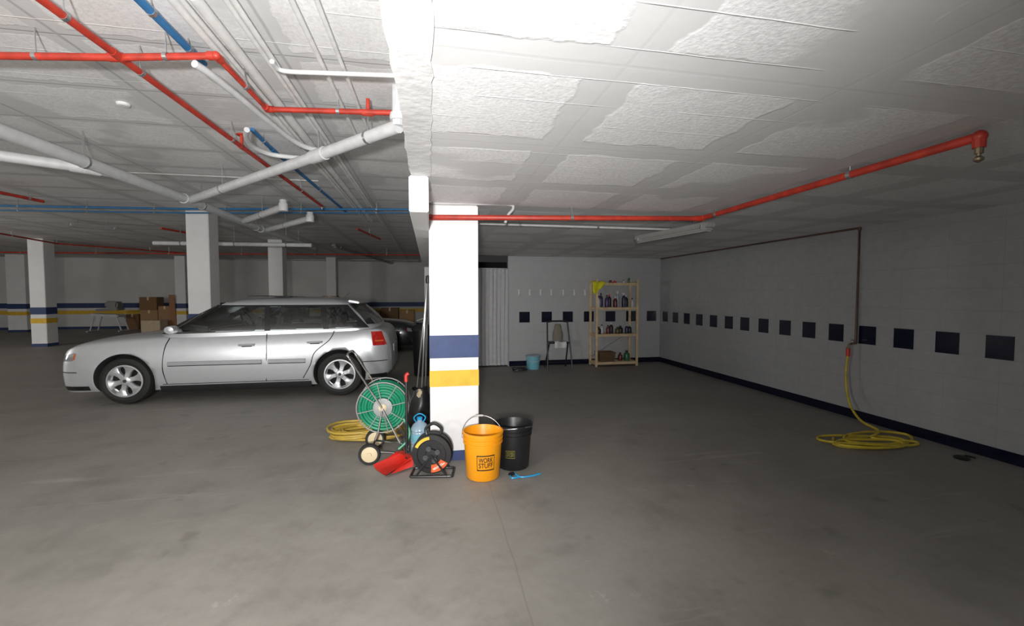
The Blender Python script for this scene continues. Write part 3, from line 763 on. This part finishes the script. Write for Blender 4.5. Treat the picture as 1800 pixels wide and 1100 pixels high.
MB().tube(cr(bp, 5), .006, 8).build('strap_body', M_cyan, t); MB().box(bp[4] + Vector((.01, 0, .004)), (.05, .03, .02), (0, 0, .4), bev=.006).build('buckle', M_black, t)

# ---------------------------------------------------------------- cable reel
c = onz(761, 832); t = thing('cable_reel', 'black cable reel with orange label standing before the near column', 'cable reel', c)
cc = c + Vector((0, .0, .175)); Mx = axM(cc, -.15) @ Matrix.Diagonal((.93, .93, 1, 1))
MB().lathe([(1e-6, -.06), (.155, -.06), (.162, -.052), (.155, -.045), (.085, -.04), (.085, .04), (.155, .045), (.165, .054), (.160, .064), (.12, .066), (.115, .060), (.05, .060), (.045, .075), (1e-6, .078)], Mx, 48).build('drum', M_black, t)
mb = MB()
for i in range(6): mb.lathe([(.09 + .0, -.036 + i * .013), (.128, -.036 + i * .013), (.134, -.030 + i * .013), (.128, -.024 + i * .013), (.09, -.024 + i * .013)], Mx, 40)
mb.build('cable', M_rub, t)
mb = MB()
for s_ in (-.085, .085):
    b_ = Matrix.Rotation(-.15, 3, 'Z')
    mb.tube(cr([c + b_ @ Vector((-.16, s_ * .9, .012)), c + b_ @ Vector((-.12, s_, .012)), c + b_ @ Vector((.12, s_, .012)), c + b_ @ Vector((.16, s_ * .9, .012))], 4), .010, 8)
    mb.tube([c + b_ @ Vector((-.12, s_, .012)), c + b_ @ Vector((0, s_, .175)), c + b_ @ Vector((.12, s_, .012))], .009, 8)
for s_ in (-.16, .16): mb.tube([c + b_ @ Vector((s_, -.077, .012)), c + b_ @ Vector((s_, .077, .012))], .010, 8)
mb.build('stand', M_black, t)
MB().tube(cr([c + b_ @ Vector((-.05, .05, .28)), c + b_ @ Vector((-.06, .06, .34)), c + b_ @ Vector((0, .06, .38)), c + b_ @ Vector((.06, .06, .34)), c + b_ @ Vector((.05, .05, .28))], 5), .013, 10).build('carry_handle', M_black, t)
def sector(Mx, r0, r1, a0, a1, h, n=10):
    m = MB(); rows = [[Mx @ Vector((r * math.cos(a0 + (a1 - a0) * i / n), r * math.sin(a0 + (a1 - a0) * i / n), h)) for i in range(n + 1)] for r in (r0, r1)]
    return m.grid(rows)
sector(Mx, .085, .150, -1.6, -.5, .0668).build('warning_label', mat('red_orange_label', (.62, .10, .02), .5), t)
vs, f_ = text_geo('MAX 25m', .026, .0006)
MB().add([Mx @ (Matrix.Rotation(.55, 3, 'Z') @ (v + Vector((0, -.115, 0))) + Vector((0, 0, .068))) for v in vs], f_).build('label_print', M_white, t)
sector(Mx, .125, .150, 1.7, 2.7, .0668).build('name_label', M_yel, t)
for a in (.4, 2.0, 3.6, 5.2): MB().lathe([(.022, .06), (.022, .068), (.018, .069), (1e-6, .064)], Mx @ Matrix.Translation((.054 * math.cos(a), .054 * math.sin(a), .012)), 16).build('socket_outlet', M_dgrey, t)

# ---------------------------------------------------------------- water jug
c = onz(738, 797) + Vector((0, .06, 0)); t = thing('water_jug', 'clear blue water jug with blue handle left of the column', 'jug', c)
pr = [(1e-6, .0), (.070, 0), (.078, .01)]
for i in range(6): z_ = .03 + i * .03; pr += [(.079, z_), (.074, z_ + .010), (.079, z_ + .02)]
pr += [(.076, .215), (.060, .245), (.035, .265), (.022, .275), (.022, .29)]
MB().lathe(pr, c, 28).build('bottle_body', M_jug, t)
MB().lathe([(.024, .288), (.025, .31), (.02, .313), (1e-6, .313)], c, 20).build('cap', M_cyan, t)
MB().tube(cr([c + Vector((-.03, 0, .265)), c + Vector((-.05, -.01, .31)), c + Vector((0, -.02, .345)), c + Vector((.05, -.01, .31)), c + Vector((.03, 0, .265))], 5), .006, 8).build('handle', M_cyan, t)
MB().ring([(.0795, .10), (.0795, .17), (.078, .17), (.078, .10)], Matrix.Translation(c), 28).build('label_band', M_mint, t)

# ---------------------------------------------------------------- black bag behind
c = onz(742, 757) + Vector((-.02, .1, 0)); t = thing('rubbish_bag', 'black sack behind the water jug against the near column', 'bag', c)
rows = []
for i in range(13):
    v = i / 12; z_ = v * .42; R = .13 * (1 - .55 * max(0, v - .55) ** 1.3 * 2) * (1 if i else .7)
    rows.append([c + Vector((R * math.cos(a) * (1 + .07 * math.sin(5 * a + i)), R * math.sin(a) * (1 + .07 * math.sin(4 * a - i * .7)), z_ + .012 * math.sin(3 * a) * v)) for a in [2 * PI * k / 28 for k in range(29)]])
MB().grid(rows).add([p for p in rows[0][:28]], [list(range(28))]).build('sack', M_black, t)
p = c + Vector((-.0, -.125, .40)); 
MB().grid([[p + Vector((x * .022 * (1.3 - .5 * abs(z_)) + .008 * math.sin(z_ * 2), -.02 + .012 * math.cos(x * 3 + z_), z_ * .028)) for x in (-1, -.4, .3, .8)] for z_ in (-1.5, -.7, 0, .8, 1.6)]).build('paper_tag', M_cream, t)

# ---------------------------------------------------------------- hose cart
B = onz(650, 816); yn = B.y + .05; yf = B.y + .33; ym = (yn + yf) / 2
t = thing('hose_reel_cart', 'wheeled steel hose reel cart with green hose left of the near column', 'hose reel', (B.x, ym, 0))
Rn = ony(672, 718, yn); Hn = ony(617, 634, yn); Wn = Vector((B.x, yn, .088)); Fn = Vector((Rn.x + .20, yn, .015))
def yy(v, y): return Vector((v.x, y, v.z))
for y in (yn, yf):
    MB().tube([yy(Hn, y), yy(Rn, y), yy(Rn, y) * .45 + yy(Wn, y) * .55 + Vector((.02, 0, 0)), yy(Wn, y)], .009, 10).tube([yy(Rn, y), yy(Fn, y)], .008, 10).tube([yy(Wn, y), yy(Fn, y) * .6 + yy(Wn, y) * .4 + Vector((0, 0, .02)), yy(Fn, y)], .008, 10).build('side_frame', M_chrome, t)
MB().tube(cr([yy(Hn, yn), yy(Hn, yn) + Vector((-.03, .02, .05)), yy(Hn, yf) + Vector((-.03, -.02, .05)), yy(Hn, yf)], 6), .009, 10).build('handle', M_chrome, t)
MB().tube([yy(Fn, yn), yy(Fn, yf)], .008).tube([yy(Wn, yn - .04), yy(Wn, yf + .04)], .008).tube([yy(Rn, yn - .04), yy(Rn, yf + .03)], .010).build('axle', M_chrome, t)
for y in (yn - .055, yf + .055):
    Mw = axM(Vector((Wn.x, y, .088))) @ Matrix.Diagonal((.925, .925, 1, 1))
    w = MB().ring([(.070, -.022), (.088, -.022), (.095, -.012), (.095, .012), (.088, .022), (.070, .022)], Mw, 32).build('wheel', M_rub, t)
    MB().lathe([(1e-6, -.018), (.072, -.018), (.072, .016), (.06, .020), (.02, .022), (.018, .03), (1e-6, .031)], Mw, 32).build('wheel_disc', M_cream, w)
RR = .212
for y, nm in ((yn + .03, 0), (yf - .03, 1)):
    Mr = axM(yy(Rn, y)); m = MB()
    m.tube([Mr @ Vector((RR * math.cos(a), RR * math.sin(a), 0)) for a in [2 * PI * i / 48 for i in range(48)]], .006, 8, closed=True)
    for q_ in range(8):
        a = q_ * PI / 4 + .2; m.tube([Mr @ Vector((.07 * math.cos(a), .07 * math.sin(a), .004)), Mr @ Vector((RR * math.cos(a), RR * math.sin(a), .004))], .0045, 8)
    m.lathe([(1e-6, -.005), (.080, -.005), (.080, .003), (.055, .006), (1e-6, .008)], Mr, 36)
    m.build('reel_flange', M_dull, t)
    MB().lathe([(1e-6, 0), (.034, 0), (.034, .012), (.026, .018), (.012, .022), (1e-6, .024)], Mr, 24).build('hub', M_cream, t)
m = MB(); wdt = yf - yn - .09; nl = 9
for L_ in range(5):
    rr = .095 + L_ * .0235
    for i in range(nl):
        y = yn + .045 + wdt * (i + .5 * (L_ % 2)) / nl
        Mr = axM(yy(Rn, y)); m.tube([Mr @ Vector((rr * math.cos(a), rr * math.sin(a), 0)) for a in [2 * PI * k / 40 for k in range(40)]], .0128, 8, closed=True)
m.build('green_hose', M_green, t)
p = yy(Rn, yn)
MB().tube(cr([p + Vector((.17, .02, -.10)), p + Vector((.22, .0, -.20)), p + Vector((.20, -.02, -.28)), p + Vector((.13, -.04, -.34))], 5), .012, 8).build('hose_tail', M_green, t)

# yellow coil on floor
cc = onz(647, 764); hs = thing('garden_hose', 'yellow hose coiled on the floor under the hose reel cart', 'hose', (cc.x, cc.y, 0))
MB().tube(coil(cc, .38, .24, 11, .014, .09, seed=9, dz=.0075, smin=.5), .0125, 7).build('hose_body', M_hose, hs)
# long handled dustpan
c = onz(693, 824); t = thing('dustpan', 'red long handled dustpan lying open beside the cable reel', 'dustpan', c)
R3 = Matrix.Rotation(.55, 3, 'Z')
def L3(x, y, z_): return c + R3 @ Vector((x * .9, y * .9, z_ * .95))
rows = []
for i in range(9):
    v = i / 8; w = .11 + .03 * v
    rows.append([L3(-.13 + .26 * (1 - v), w * u, .006 + .02 * (1 - v) + .065 * abs(u) ** 4 * (1 - .6 * v)) for u in (-1, -.95, -.7, -.3, 0, .3, .7, .95, 1)])
lower = [[p_ - Vector((0, 0, .005)) for p_ in r] for r in rows]
m = MB().grid(rows).grid(lower)
back = [[L3(.13, .11 * u, z_) for u in (-1, -.5, 0, .5, 1)] for z_ in (.02, .06, .10)]
m.grid(back); m.grid([[L3(.13 - .05 * k_, .11 * u, .10 + .006 * math.cos(u * 1.5)) for u in (-1, -.5, 0, .5, 1)] for k_ in (0, 1)])
for u in (-1, 1): m.add([L3(.13, .11 * u, .02), L3(.13, .11 * u, .10), L3(.08, .11 * u, .10), L3(-.10, .135 * u, .02)], [[0, 1, 2, 3]])
m.build('pan', M_redp, t)
top = ony(714, 668, c.y + .08); bt = L3(.125, 0, .06)
MB().tube([bt, top], .011, 10).build('pole', M_black, t)
MB().tube(cr([top + (bt - top) * .02, top + (top - bt) * .06, top + (top - bt) * .085 + Vector((.02, 0, 0))], 4), .015, 10).build('grip', M_redp, t)

# ---------------------------------------------------------------- curtain
xa, xb = xd0 - .3, xd1
zc1 = ony(870, 473, YB).z
t = thing('curtain', 'white pleated curtain hanging in the doorway behind the near column', 'curtain', ((xa + xb) / 2, YB - .03, 0))
rows = []
for i in range(9):
    z_ = .03 + (zc1 - .03) * i / 8; row = []
    for j in range(121):
        u = j / 120; row.append((xa + (xb - xa) * u, YB - .03 + .014 * math.sin(u * 75 + .5 * math.sin(i * .6)) + .01 * math.sin(u * 23 + i * .4), z_))
    rows.append(row)
MB().grid(rows).build('cloth', M_cloth, t, ang=80)
MB().tube([(xa - .02, YB - .03, zc1 + .01), (xb, YB - .03, zc1 + .01)], .012).build('rod', M_steel, t)

# wall hooks
for i, px in enumerate((912, 931, 950, 969, 990, 1009, 1028)):
    p = ony(px, 514, YB); t = thing('wall_hook', f'white wall hook on the tiled back wall, {ORD[i]} from the curtain', 'hook', p, 'row of white hooks')
    MB().box(p + Vector((0, -.006, .0)), (.026, .012, .12), bev=.003).build('plate', M_hook, t)
    MB().tube(cr([p + Vector((0, -.006, -.02)), p + Vector((0, -.03, -.06)), p + Vector((0, -.05, -.05)), p + Vector((0, -.055, -.02))], 4), .007, 8).build('hook_arm', M_hook, t)

# ---------------------------------------------------------------- shelf rack
r0 = onz(1046, 646); r1 = onz(1121, 641); ry = (r0.y + r1.y) / 2; dp = .36
ry = min(ry, YB - dp - .05)
rx0 = ony(1047, 600, ry).x; rx1 = ony(1122, 600, ry).x
t = thing('shelf_rack', 'pale pine shelf rack with cleaning bottles against the back wall', 'shelf', ((rx0 + rx1) / 2, ry + dp / 2, 0))
zt = ony(1080, 492, ry).z + .02
for x in (rx0, rx1 - .045):
    for y in (ry, ry + dp - .03):
        MB().bx(x, x + .045, y, y + .03, 0, zt, bev=.003).build('post', M_pine, t)
    m = MB()
    for z_ in (.06, .62, 1.14, zt - .06): m.bx(x + .008, x + .036, ry + .03, ry + dp - .03, z_ - .03, z_ + .01, bev=.002)
    m.build('side_rail', M_pine, t)
SZ = [ony(1080, 636, ry).z, ony(1080, 587, ry).z, ony(1080, 540, ry).z, ony(1080, 497, ry).z]
for z_ in SZ:
    m = MB()
    for k_ in range(4): m.bx(rx0 + .002, rx1 - .002, ry + .002 + k_ * .092, ry + .002 + k_ * .092 + .075, z_ - .018, z_, bev=.002)
    m.bx(rx0 + .045, rx1 - .045, ry + .01, ry + .025, z_ - .05, z_ - .018)
    m.build('shelf_board', M_pine, t)
MB().tube([(rx0 + .04, ry + dp - .01, .15), (rx1 - .04, ry + dp - .01, SZ[1])], .006, 6).build('brace', M_steel, t)
def bottle(x, y, z_, r, h, m, mc, label, cat='bottle', group=None, spray=False):
    c = Vector((x, y, z_)); t = thing('spray_bottle' if spray else cat.replace(' ', '_'), label, cat, c, group)
    MB().lathe([(1e-6, 0), (r * .95, 0), (r, .01), (r, h * .6), (r * .8, h * .72), (r * .36, h * .8), (r * .36, h * .86)], c, 18).build('bottle_body', m, t)
    if spray:
        MB().lathe([(r * .4, h * .84), (r * .4, h * .93), (1e-6, h * .93)], c, 14).box(c + Vector((-.012, 0, h * .96)), (.075, .022, .03), bev=.006).box(c + Vector((-.03, 0, h * .88)), (.012, .012, .04), (0, .4, 0)).build('trigger', mc, t)
    else: MB().lathe([(r * .42, h * .84), (r * .42, h), (1e-6, h)], c, 14).build('cap', mc, t)
P = lambda nm, c_: mat(nm, c_, .35, coat=.2)
purple = P('purple_plastic', (.05, .025, .11)); dkbl = P('dark_blue_plastic', (.015, .025, .07)); grn = P('green_plastic', (.03, .12, .05)); wht = P('white_plastic', (.5, .5, .5)); rdd = P('dark_red_plastic', (.11, .02, .02)); clr = P('pale_blue_plastic', (.30, .36, .42)); brn = P('brown_plastic', (.09, .05, .025))
kinds2 = [(wht, M_black, .035, .22, 1, 'white'), (dkbl, M_black, .040, .28, 0, 'dark blue'), (purple, M_black, .042, .24, 0, 'purple'), (M_black, M_redp, .038, .26, 0, 'black'), (rdd, wht, .042, .21, 0, 'dark red'), (clr, wht, .036, .32, 1, 'pale blue'), (dkbl, wht, .040, .28, 1, 'dark blue'), (M_black, wht, .042, .24, 0, 'black'), (wht, M_black, .03, .18, 0, 'small white')]
for i, (m_, mc, r_, h_, sp, nm) in enumerate(kinds2):
    x = rx0 + .09 + (rx1 - rx0 - .18) * i / 8
    bottle(x, ry + .10 + .09 * (i % 2), SZ[2], r_, h_, m_, mc, f'{nm} {"spray " if sp else ""}bottle on the rack shelf below the top, {ORD[i]} from left', group='bottles on the second shelf', spray=bool(sp))
kinds3 = [(M_black, M_black, .045, .14, 'low black'), (wht, M_black, .035, .18, 'white'), (rdd, M_black, .038, .17, 'dark red'), (M_black, wht, .04, .21, 'tall black'), (brn, M_black, .045, .13, 'brown'), (M_black, M_black, .05, .15, 'wide black'), (dkbl, wht, .035, .18, 'navy'), (M_black, clr, .04, .16, 'short black')]
for i, (m_, mc, r_, h_, nm) in enumerate(kinds3):
    x = rx0 + .10 + (rx1 - rx0 - .20) * i / 7
    bottle(x, ry + .10 + .08 * (i % 2), SZ[1], r_, h_, m_, mc, f'{nm} container on the middle rack shelf, {ORD[i]} from left', 'container', 'containers on the middle shelf')
bottle(rx1 - .14, ry + .15, SZ[3], .022, .13, grn, wht, 'small green bottle at the right end of the rack top')
bottle(rx1 - .24, ry + .18, SZ[3], .03, .06, wht, M_black, 'small white jar on the rack top', 'jar')
bottle(rx0 + .36, ry + .15, SZ[3], .028, .07, rdd, wht, 'small dark red jar on the rack top beside the yellow cloth', 'jar')
bottle(rx0 + .46, ry + .18, SZ[3], .04, .045, M_redp, M_redp, 'flat red tin on the rack top', 'tin')
c = Vector((rx0 + .27, ry + .18, SZ[0])); t = thing('basket', 'brown basket on the bottom shelf of the pine rack', 'basket', c)
m = MB().bx(c.x - .14, c.x + .14, c.y - .11, c.y + .11, SZ[0], SZ[0] + .02)
for i in range(6):
    z_ = SZ[0] + .02 + i * .03; e = i * .004
    m.tube([(c.x - .14 - e, c.y - .11 - e, z_), (c.x + .14 + e, c.y - .11 - e, z_), (c.x + .14 + e, c.y + .11 + e, z_), (c.x - .14 - e, c.y + .11 + e, z_)], .016, 8, closed=True)
m.build('weave', mat('woven_brown', (.12, .07, .035), .8, var=.3, scale=60), t)
bottle(rx1 - .17, ry + .15, SZ[0], .06, .20, grn, M_black, 'green canister on the bottom shelf of the pine rack', 'canister')
bottle(rx1 - .30, ry + .17, SZ[0], .045, .16, rdd, M_black, 'dark red canister on the bottom shelf of the pine rack', 'canister')
xx0 = ony(1041, 500, ry).x; xx1 = ony(1064, 500, ry).x
rows = []
for i in range(12):
    v = i / 11; row = []
    for j in range(13):
        u = j / 12; x = xx0 + (xx1 - xx0) * (u * (1 - .55 * max(0, v - .35)) + .0)
        if v < .35: p_ = Vector((x, ry + .16 - v / .35 * .18, SZ[3] + .012 + .025 * abs(math.sin(u * 6))))
        else: p_ = Vector((x, ry - .025 - .012 * math.sin(u * 9), SZ[3] + .01 - (v - .35) / .65 * (.18 + .06 * math.sin(u * 5))))
        row.append(p_)
    rows.append(row)
o = MB().grid(rows).build('cleaning_cloth', M_yc, None, ang=80); tag(o, 'yellow cloth hanging over the top left corner of the pine rack', 'cloth')

# ---------------------------------------------------------------- folding chair
fy = onz(985, 650).y; fx = ony(985, 610, fy).x; c = Vector((fx, fy + .0, 0)); t = thing('folding_chair', 'black framed folding stool against the tiled back wall', 'folding chair', (c.x, c.y, 0))
wx = .21
for s_ in (-1, 1):
    MB().tube([c + Vector((s_ * (wx + .03), -.0, .01)), c + Vector((s_ * (wx - .01), .20, .88))], .015, 8).build('front_leg', M_black, t)
    MB().tube([c + Vector((s_ * wx, .34, .01)), c + Vector((s_ * (wx - .03), .10, .50))], .014, 8).build('rear_leg', M_black, t)
MB().tube([c + Vector((-wx, .2, .88)), c + Vector((-wx * .5, .21, .90)), c + Vector((wx * .5, .21, .90)), c + Vector((wx, .2, .88))], .015, 8).tube([c + Vector((-wx - .02, .03, .14)), c + Vector((wx + .02, .03, .14))], .010, 8).tube([c + Vector((-wx, .3, .10)), c + Vector((wx, .3, .10))], .009, 8).build('cross_bar', M_black, t)
MB().box(c + Vector((0, .16, .50)), (.38, .30, .025), bev=.01).build('seat', M_black, t)
rows = [[c + Vector((-.11 + .22 * u, (.20 - v * .5) if v < .42 else -.012 - .01 * math.sin(u * 8), .53 + .012 * math.sin(u * 7) if v < .42 else .53 - (v - .42) * .20)) for u in [k_ / 10 for k_ in range(11)]] for v in [k_ / 12 for k_ in range(13)]]
o = MB().grid(rows).build('towel', M_cond, None, ang=80); tag(o, 'pale towel draped over the folding stool seat', 'towel')
rows = []
for i in range(9):
    v = i / 8; R = .085 * (1 - .5 * v ** 3)
    rows.append([c + Vector((R * 1.15 * math.cos(a) * (1 + .08 * math.sin(4 * a + i)), .17 + R * .75 * math.sin(a), .545 + v * .30)) for a in [2 * PI * k_ / 20 for k_ in range(21)]])
o = MB().grid(rows).add(rows[-1][:20], [list(range(20))]).build('cloth_bag', mat('beige_cloth', (.20, .18, .14), .9, bump=.3), None, ang=80); tag(o, 'crumpled grey beige bag on the folding stool', 'bag')
c = onz(937, 648); c.y = min(c.y, YB - .2); t = thing('detergent_tub', 'pale blue plastic tub on the floor by the curtain', 'tub', c)
MB().lathe([(1e-6, 0), (.115, 0), (.12, .01), (.135, .24), (.14, .245)], c, 28).build('tub_body', M_mint, t)
MB().lathe([(.143, .24), (.145, .262), (.12, .27), (1e-6, .27)], c, 28).build('lid', M_jug, t)
MB().tube(cr([c + Vector((-.14, -.02, .23)), c + Vector((-.08, -.13, .16)), c + Vector((.08, -.13, .16)), c + Vector((.14, -.02, .23))], 5), .005, 6).build('handle', wht, t)
c = onz(912, 652); t = thing('cable_coil', 'black cable coil on the floor beside the blue tub', 'cable', c)
MB().tube(coil(c, .13, .07, 4, .012, .02, seed=5, dz=.012), .011, 7).build('cable_body', M_black, t)

# ---------------------------------------------------------------- stuff behind the near column
c = onz(744, 688); t = thing('folded_tripod', 'folded silver tripod stand leaning up left of the near column', 'tripod', c)
tp_ = ony(752, 492, c.y + .1)
for i, (dx, dy) in enumerate(((-.09, 0), (.03, .06), (-.02, -.05))):
    MB().tube([c + Vector((dx, dy, .0)), c.lerp(tp_, .45) + Vector((dx * .6, dy * .6, 0)), tp_], .014, 8).build('tripod_leg', M_chrome, t)
MB().lathe([(.03, -.05), (.035, 0), (.03, .06), (1e-6, .07)], tp_, 14).build('tripod_head', M_black, t)
MB().tube([c.lerp(tp_, .62) + Vector((-.13, 0, .02)), c.lerp(tp_, .66)], .012, 8).build('tripod_arm', M_chrome, t)
c = onz(742, 664) + Vector((-.0, .25, 0)); t = thing('waste_bin', 'black bin standing behind the folded tripod', 'bin', c)
MB().lathe([(1e-6, 0), (.13, 0), (.14, .01), (.165, .78), (.175, .785), (.175, .80)], c, 24).build('bin_body', M_black, t)
MB().lathe([(.18, .79), (.18, .82), (.12, .88), (1e-6, .90)], c, 24).build('lid', M_rub, t)

# ---------------------------------------------------------------- far left clutter
def cbox(px0, px1, py0, py1, label, m, zb=None, dy=0, depth=None, rot=0.0, base=None):
    if base is None: yb_ = onz((px0 + px1) / 2, py1).y + dy
    else: yb_ = base
    a = ony(px0, py1, yb_); b = ony(px1, py0, yb_); w = abs(b.x - a.x); d_ = depth or w * .8
    z0 = zb if zb is not None else 0.0; z1 = b.z; xm = (a.x + b.x) / 2
    t = thing('cardboard_box', label, 'box', (xm, yb_ + d_ / 2, z0), 'boxes at the back of the hall')
    MB().bx(xm - w / 2, xm + w / 2, yb_, yb_ + d_, z0, z1, bev=.01).build('carton', m, t)
    MB().bx(xm - .03, xm + .03, yb_ - .002, yb_ + d_ + .002, z1 - .12, z1 + .002).build('packing_tape', M_cream, t)
    return yb_, z1, xm
M_cardd = mat('dark_cardboard', (.20, .11, .05), .8)
y_, z1_, _ = cbox(248, 281, 563, 584, 'pale carton on the floor in front of the brown ones', M_cardl)
yb2 = y_ + .9
ya, za, _ = cbox(247, 277, 545, 572, 'brown carton under the darker top carton', M_cardb, base=yb2, zb=0)
cbox(245, 275, 522, 546, 'dark brown carton topmost of its stack', M_cardd, base=yb2 + .02, zb=za)
cbox(279, 300, 538, 574, 'brown carton beside the plank', M_cardb, base=yb2 - .1)
cbox(222, 243, 552, 577, 'low dark carton left of the carton stack', M_cardd, base=yb2 + .6)
a = ony(302, 577, yb2 - .4); b = ony(302, 518, yb2 - .4)
o = MB().box(Vector((a.x, yb2 - .3, b.z / 2)), (.20, .04, b.z), (.06, 0, 0), bev=.005).build('wooden_plank', mat('reddish_wood', (.30, .14, .06), .6)); tag(o, 'upright reddish wooden plank beside the cartons', 'plank')
c = onz(186, 583); t = thing('folding_workbench', 'grey cushioned bench on steel legs near the far left column', 'bench', c)
for i, z_ in enumerate((.62, .84)):
    MB().box(c + Vector((-.05 + i * .1, .2, z_)), (.95 - .2 * i, .45, .10), (0, .06 - i * .12, 0), bev=.03).build('bench_top', M_lamp if i else M_pvc, t)
for x in (-.45, .45):
    for y in (0, .4): MB().tube([c + Vector((x * 1.15, y, .02)), c + Vector((x * .8, y, .60))], .022, 8).build('bench_leg', M_pvc, t)
    MB().tube([c + Vector((x * 1.15, -.15, .025)), c + Vector((x * 1.15, .55, .025))], .025, 8).build('foot_bar', M_pvc, t)
MB().box(c + Vector((.18, .2, 1.02)), (.42, .4, .26), (0, .1, 0), bev=.05).build('cushion', M_lamp, t)
bb = 16.5
cbox(566, 592, 520, 545, 'small brown carton seen above the car boot', M_cardb, base=15.0, zb=0)
for i, (a_, b_, c_, lb) in enumerate(((645, 668, 546, 'low brown carton under the far stripe, left'), (670, 700, 541, 'wide brown carton under the far stripe, middle'), (703, 728, 545, 'brown carton under the far stripe nearest the column'))):
    cbox(a_, b_, c_, 580, lb, (M_cardb, M_cardd, M_cardb)[i], base=bb, zb=0)

# ---------------------------------------------------------------- light
def light(kind, name, loc, energy, tgt=None, color=(1, 1, 1), **kw):
    l = bpy.data.lights.new(name, kind); l.energy = energy; l.color = color
    for k_, v in kw.items(): setattr(l, k_, v)
    o = bpy.data.objects.new(name, l); COL.objects.link(o); o.location = loc
    if tgt is not None: o.rotation_euler = (Vector(tgt) - Vector(loc)).to_track_quat('-Z', 'Y').to_euler()
    return o
light('SPOT', 'camera_flash', (-.20, -.70, 1.44), 900, (-1.45, 3.5, 2.25), (1, .985, .97), spot_size=math.radians(134), spot_blend=1.0, shadow_soft_size=.08)
light('POINT', 'hall_fill_near', (-4.5, -1.4, 1.45), 330, None, (1, .98, .94), shadow_soft_size=.4)  # added fill light to brighten the left hall, no fixture here
light('POINT', 'hall_fill_far', (-13, 7, 1.8), 400, None, (1, .97, .92), shadow_soft_size=.5)  # added fill out of view, lifts the back of the hall
w = bpy.data.worlds.new('w'); S.world = w; w.use_nodes = True
w.node_tree.nodes['Background'].inputs[0].default_value = (.5, .5, .5, 1); w.node_tree.nodes['Background'].inputs[1].default_value = .05
try:
    S.view_settings.view_transform = 'Standard'; S.view_settings.look = 'None'
except Exception as ex: print(ex)

cam = bpy.data.cameras.new('camera'); co = bpy.data.objects.new('camera', cam); COL.objects.link(co)
co.location = CAMLOC; co.rotation_euler = (PI / 2 - PITCH, 0, -YAW)
cam.sensor_width = 36; cam.lens = 36 * F / 1800; cam.clip_start = .05
S.camera = co
